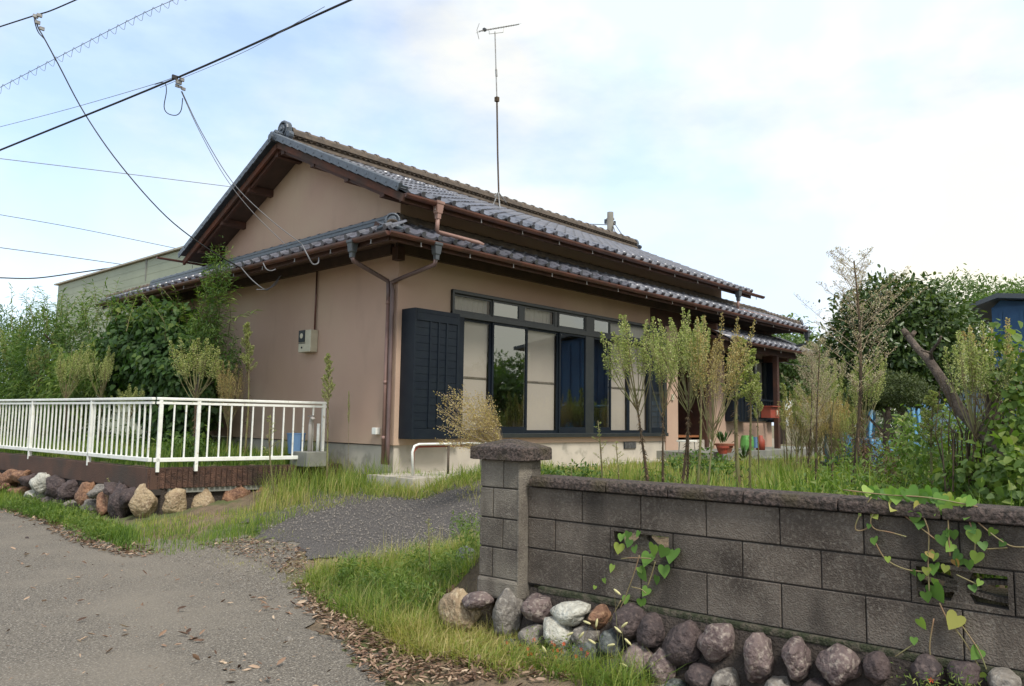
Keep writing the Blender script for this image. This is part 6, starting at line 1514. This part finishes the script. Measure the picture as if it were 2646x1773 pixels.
for q in ([(1100, 230), (1010, 370), (985, 455), (1030, 468), (1085, 440)], [(1160, 290), (1095, 385), (1120, 455), (1230, 480), (1345, 512)], [(1420, 250), (1480, 400), (1505, 500), (1500, 700), (1510, 940)], [(1270, 320), (1390, 405), (1550, 530)],
          [(1540, 1090), (1510, 1300), (1550, 1450), (1610, 1545)], [(1580, 980), (1640, 1100), (1750, 1240), (1860, 1430)], [(1740, 1140), (1860, 1320), (1925, 1490)], [(1640, 320), (1645, 500), (1655, 650)], [(1820, 380), (1960, 500), (2080, 575), (2178, 585)],
          [(1130, 560), (1200, 670), (1340, 742), (1500, 760)], [(1400, 1270), (1280, 1350), (1165, 1420), (1192, 1510)], [(1790, 400), (1830, 520), (1830, 620)], [(1700, 780), (1850, 850)], [(900, 180), (1200, 215), (1500, 235), (1850, 300)], [(1900, 600), (2060, 590)]):
    vstem(v1_, [z4(x, y) for x, y in q])
v2_ = thing('heart_leaf_vine', tuple(onn(1650, 1420, WF - .02)), 'heart leaved vine growing up to the openwork block nearer the pillar', 'vine')
for x, y, w in ((1060, 675, 52), (1045, 742, 66), (1255, 750, 84), (1312, 762, 84), (1365, 788, 84), (1215, 808, 84), (1003, 862, 48), (960, 935, 36), (900, 975, 26), (1195, 900, 82), (1320, 880, 68), (1275, 932, 62), (1205, 1002, 68), (1088, 1052, 62), (1185, 1070, 52), (1105, 710, 54), (1142, 748, 50), (1175, 870, 44), (1045, 1140, 30), (1135, 1245, 30), (1165, 1160, 26), (1170, 1370, 26), (1100, 660, 44), (1160, 655, 36)):
    heart(v2_, *z3(x, y), w / 2.329)
for q in ([(1170, 780), (1130, 910), (1050, 1110), (950, 1290)], [(1265, 820), (1245, 890), (1220, 965)], [(1060, 1050), (980, 1200), (930, 1330)], [(1120, 970), (1180, 985), (1210, 1010)], [(1165, 1140), (1160, 1260), (1120, 1310), (1050, 1300), (1015, 1240)], [(1060, 800), (1150, 795), (1240, 800)]):
    vstem(v2_, [z3(x, y) for x, y in q], off=.05)
# red flowered creeper at the boulders
for (lab, pts_) in (('low red flowered creeper before the boulders below the pillar', [(430, 1330), (560, 1290), (640, 1350), (700, 1330), (760, 1380), (520, 1390), (600, 1450), (700, 1480), (470, 1380), (820, 1360)]), ('small red flowered creeper at the bottom right under the wall', None)):
    if pts_: ct = [z3(x, y) for x, y in pts_]
    else: ct = [z4(x, y) for x, y in ((1460, 1540), (1500, 1560), (1690, 1520), (1720, 1550))]
    tC = thing('red_flower_creeper', tuple(onn(*ct[0], WF - .33)), lab, 'creeper')
    P = []; mbf = MB()
    for (x, y) in ct:
        c = onn(x, y, WF - .34 if pts_ else WF - .28)
        P.append(c + rng.normal(size=(60 if pts_ else 40, 3)) * (.045 if pts_ else .03) * np.array((1, 1.4, .7)))
        for j in range(3 if pts_ else 1):
            f = c + rng.normal(size=3) * .04 - N * .03; 
            for a in range(5):
                an = a * 2 * PI / 5; e1 = U * math.cos(an) + zv * math.sin(an); e2 = U * math.cos(an + .5) + zv * math.sin(an + .5)
                mbf.add([f, f + e1 * .010 - N * .002, f + e2 * .010 - N * .002], [(0, 1, 2)])
    P = np.concatenate(P); k = len(P)
    leaves_obj('leaves', P, rng.normal(size=(k, 3)) + np.array((0, 0, .3)), rng.normal(size=(k, 3)) * .6 - N + (0, 0, .6), .022 * (.6 + .8 * rng.random(k)), SLIM, Mt['lf_bamboo'], tC)
    mbf.build('petals', Mt['flower'], tC, kind='stuff')
# foxtails
fx = thing('foxtail_grass', tuple(rf(2.3, 3.45, .25)), 'nodding cream foxtail heads before the boulders', 'grass')
mb = MB(); hd = MB()
for (x, y) in ((1042, 1230), (1078, 1200), (1100, 1300), (1000, 1320), (1075, 1440), (1060, 1500), (600, 1350), (750, 1255), (855, 1185), (912, 1190), (1035, 1000), (730, 1430), (610, 1410), (820, 1262), (885, 1300)):
    c = onn(*z3(x, y), WF - .30); a = rr.random() * 3.14; d = U * math.cos(a) * .6 + zv * (rr.random() - .3); d = unit(d)
    hd.tube([c - d * .022, c - d * .01, c + d * .012, c + d * .026], [.003, .0065, .0065, .002], 7)
    g0 = c + np.array((0, 0, 0)); g0 = g0 - zv * (c[2] - .25) + U * rr.uniform(-.08, .08)
    mb.tube([g0, (g0 + c) / 2 + zv * .04, c - d * .02], .0012, 4)
mb.build('stalks', Mt['stem_green'], fx); hd.build('seed_heads', Mt['bud_head'] if 'bud_head' in Mt else mat('cream foxtail', (.55, .50, .25), .9), fx, smooth=True)

# ------------------------------------------------------------------ buildings beyond
gbz = 6.5; gA = onz(155, 737, gbz); gB = onz(466, 647, gbz); gd = gB - gA; gd /= np.linalg.norm(gd); gn = np.array([gd[1], -gd[0], 0]) 
if gn @ (gA - C0) < 0: gn = -gn
gb = thing('green_building', (gA[0], gA[1], .3), 'long pale green metal sided building behind the left shrubs', 'building')
Lg = np.linalg.norm(gB - gA) + 8
MB().box(gA + gd * Lg / 2 + gn * 4 + np.array((0, 0, -3.2)), (Lg, 8, 6.4), gd, gn, (0, 0, 1)).build('wall', Mt['siding'], gb)
bm_ = MB().box((0, 0, 0), (Lg, .05, .23), gd, gn, (0, 0, 1)).box((0, 0, -.1175), (Lg, .036, .015), gd, gn, (0, 0, 1)).mesh('siding_board', Mt['siding'])
for i in range(20):
    c = gA + gd * Lg / 2 - gn * .03 + np.array((0, 0, -.15 - .24 * i))
    link('siding_board', bm_, gb, Matrix.Translation(Vector(c)))
MB().box(gA + gd * (Lg / 2 - .1) + gn * 3.95 + np.array((0, 0, .02)), (Lg + .2, 8.2, .05), gd, gn, (0, 0, 1)).build('roof_edge', Mt['concrete'], gb)
c = onz(392, 672, gbz); MB().tube([c - gn * .1, c - gn * .12 + (0, 0, -.25), c - gn * .12 + (0, 0, -.7)], [.09, .07, .05], 8).build('drain_spout', Mt['slab'], gb)
hb = thing('blue_house', (17, 3.4, .3), 'blue sheet clad house with a dark roof behind the garden trees at the right edge', 'house')
MB().ab((17, .9, .3), (25, 3.2, 3.9)).build('wall', Mt['blue_wall'], hb)
rbm = MB().box((0, 0, 0), (.02, .05, 3.4)).mesh('wall_rib', Mt['blue_wall'])
for i in range(7): link('wall_rib', rbm, hb, Matrix.Translation((16.985, 3.05 - i * .34, 2.1)))
for i in range(22): link('wall_rib', rbm, hb, Matrix.Translation((17.2 + i * .34, 3.215, 2.1)) @ Matrix.Rotation(PI / 2, 4, 'Z'))
MB().extr([(.4, 3.70), (3.05, 4.05), (3.72, 3.82), (3.72, 3.89), (3.05, 4.14), (.4, 3.80)], (16.75, 0, 0), (0, 1, 0), (0, 0, 1), (1, 0, 0), 9.2).build('roof', Mt['hopper'], hb)
MB().extr([(.9, 3.7), (3.05, 4.04), (3.2, 3.9)], (17.05, 0, 0), (0, 1, 0), (0, 0, 1), (1, 0, 0), .1).build('gable', Mt['blue_wall'], hb)
MB().ab((18.2, 3.19, 1.2), (19.4, 3.23, 2.3)).build('window', Mt['glass_soft'], hb); MB().ab((20.6, 3.19, .5), (21.5, 3.24, 2.4)).build('door', Mt['bronze'], hb)
hs = thing('shed', (16.2, 2.2, .35), 'low grey blue sided shed behind the blue car', 'shed')
c = atd(2465, 1040, 18.5)
MB().box((c[0] + .6, c[1] - .6, 1.35), (1.6, 2.6, 2.0)).build('wall', Mt['greysid'], hs)
sb_ = MB().box((0, 0, 0), (.02, 2.6, .015)).mesh('siding_line', Mt['slab'])
for i in range(12): link('siding_line', sb_, hs, Matrix.Translation((c[0] - .205, c[1] - .6, .55 + i * .15)))
MB().box((c[0] + .6, c[1] - .6, 2.38), (1.9, 2.9, .07)).build('roof', Mt['slab'], hs)

# ------------------------------------------------------------------ the small blue off-road car
car = thing('parked_car', (15.2, 4.25, .42), 'small light blue off road car with rear spare wheel parked behind the weeds', 'car')
cp = np.array((14.15, 5.05, .42)); cf = unit(np.array((.80, -.60, 0))); cs_ = np.array((cf[1], -cf[0], 0))   # cs_ points away from the house side
def cbox(x0, x1, y0, y1, z0, z1, mb=None):
    mb = mb or MB(); return mb.box(cp + cf * (x0 + x1) / 2 + cs_ * (y0 + y1) / 2 + zv * (z0 + z1) / 2, (x1 - x0, y1 - y0, z1 - z0), cf, cs_, zv)
side = [(.05, .42), (.05, .95), (2.25, .98), (3.25, .90), (3.32, .45), (3.05, .38), (2.98, .62), (2.45, .62), (2.38, .36), (1.05, .36), (.98, .62), (.42, .62), (.36, .38)]
MB().extr(side, cp - cs_ * .70, cf, zv, cs_, 1.40).build('body', Mt['car'], car, bevel=.03)
cab = [(.08, .96), (.16, 1.50), (.26, 1.56), (1.75, 1.55), (1.85, 1.50), (2.32, .97)]
mb = MB()
for sgn in (-1, 1):
    o_ = cp + cs_ * (.66 * sgn) 
    for a, b in (((.06, .96), (.16, 1.52)), ((1.05, .96), (1.05, 1.52)), ((1.78, 1.52), (2.32, .96)), ((.95, .96), (.95, 1.52))):
        mb.bar(o_ + cf * a[0] + zv * a[1] - cs_ * .05 * sgn * 0, o_ + cf * b[0] + zv * b[1] - cs_ * .07 * sgn, .06, .07, up=cs_)
mb.box(cp + cf * .97 + zv * 1.535, (1.66, 1.24, .05), cf, cs_, zv)
mb.build('roof_frame', Mt['car'], car, bevel=.02)
for sgn in (-1, 1):
    a = cp + cs_ * (.655 * sgn)
    for pl in ([(.11, .97), (.93, .97), (.93, 1.5), (.18, 1.5)], [(1.08, .97), (2.26, .97), (1.76, 1.5), (1.08, 1.5)]):
        MB().extr(pl, a, cf, zv, cs_ * sgn, .008).build('side_window', Mt['glass_soft'], car)
MB().add([cp + cf * 2.30 + cs_ * -.62 + zv * .98, cp + cf * 2.30 + cs_ * .62 + zv * .98, cp + cf * 1.80 + cs_ * .58 + zv * 1.52, cp + cf * 1.80 - cs_ * .58 + zv * 1.52], [(0, 1, 2, 3)]).build('windscreen', Mt['glass'], car)
MB().add([cp + cf * .06 + cs_ * -.6 + zv * .98, cp + cf * .06 + cs_ * .6 + zv * .98, cp + cf * .15 + cs_ * .56 + zv * 1.5, cp + cf * .15 - cs_ * .56 + zv * 1.5], [(0, 1, 2, 3)]).build('rear_window', Mt['glass_soft'], car)
for x in (.70, 2.72):
    for sgn in (-1, 1):
        c = cp + cf * x + cs_ * .62 * sgn + zv * .31
        w_ = MB().tube([c - cs_ * .08, c + cs_ * .08], .31, 20).build('wheel', Mt['rubber'], car, bevel=.02)
        MB().tube([c + cs_ * sgn * .07, c + cs_ * sgn * .095], .18, 16).build('rim', Mt['steel'], w_)
c = cp - cf * .12 + zv * .80
w_ = MB().tube([c - cf * .09, c + cf * .12], .30, 22).build('spare_wheel', Mt['car_dark'], car, bevel=.03)
MB().tube([c - cf * .095, c - cf * .09], .2, 16).build('cover_ring', Mt['white'], w_)
for sgn in (-1, 1):
    cbox(-.02, .06, .55 * sgn - .06, .55 * sgn + .06, .62, .82).build('tail_light', Mt['red'], car)
    cbox(3.28, 3.34, .5 * sgn - .09, .5 * sgn + .09, .62, .80).build('headlight', Mt['white'], car)
cbox(-.06, .06, -.68, .68, .36, .50).build('bumper', Mt['hopper'], car, bevel=.02); cbox(3.27, 3.40, -.68, .68, .36, .50).build('bumper', Mt['hopper'], car, bevel=.02)
cbox(.3, 2.1, -.55, .55, .5, .95).build('seats', Mt['rubber'], car)
cbox(1.95, 2.05, -.78, -.66, .98, 1.12).build('mirror', Mt['car'], car)

# broad leaved weeds in the verge
bw_ = crown('broad_weeds', [((*gpx(x, y)[:2], float(zg(*gpx(x, y)[:2])) + .16), (.15, .15, .12)) for x, y in ((1040, 1570), (1100, 1600), (960, 1545), (1150, 1530), (1190, 1500), (900, 1520), (1080, 1500), (1220, 1440), (1200, 1400))], 3000, .045, SLIM, Mt['lf_bamboo'], None, shell=.1)
tag(bw_, 'bright leafy weeds among the grass left of the pillar', 'weeds', kind='stuff')
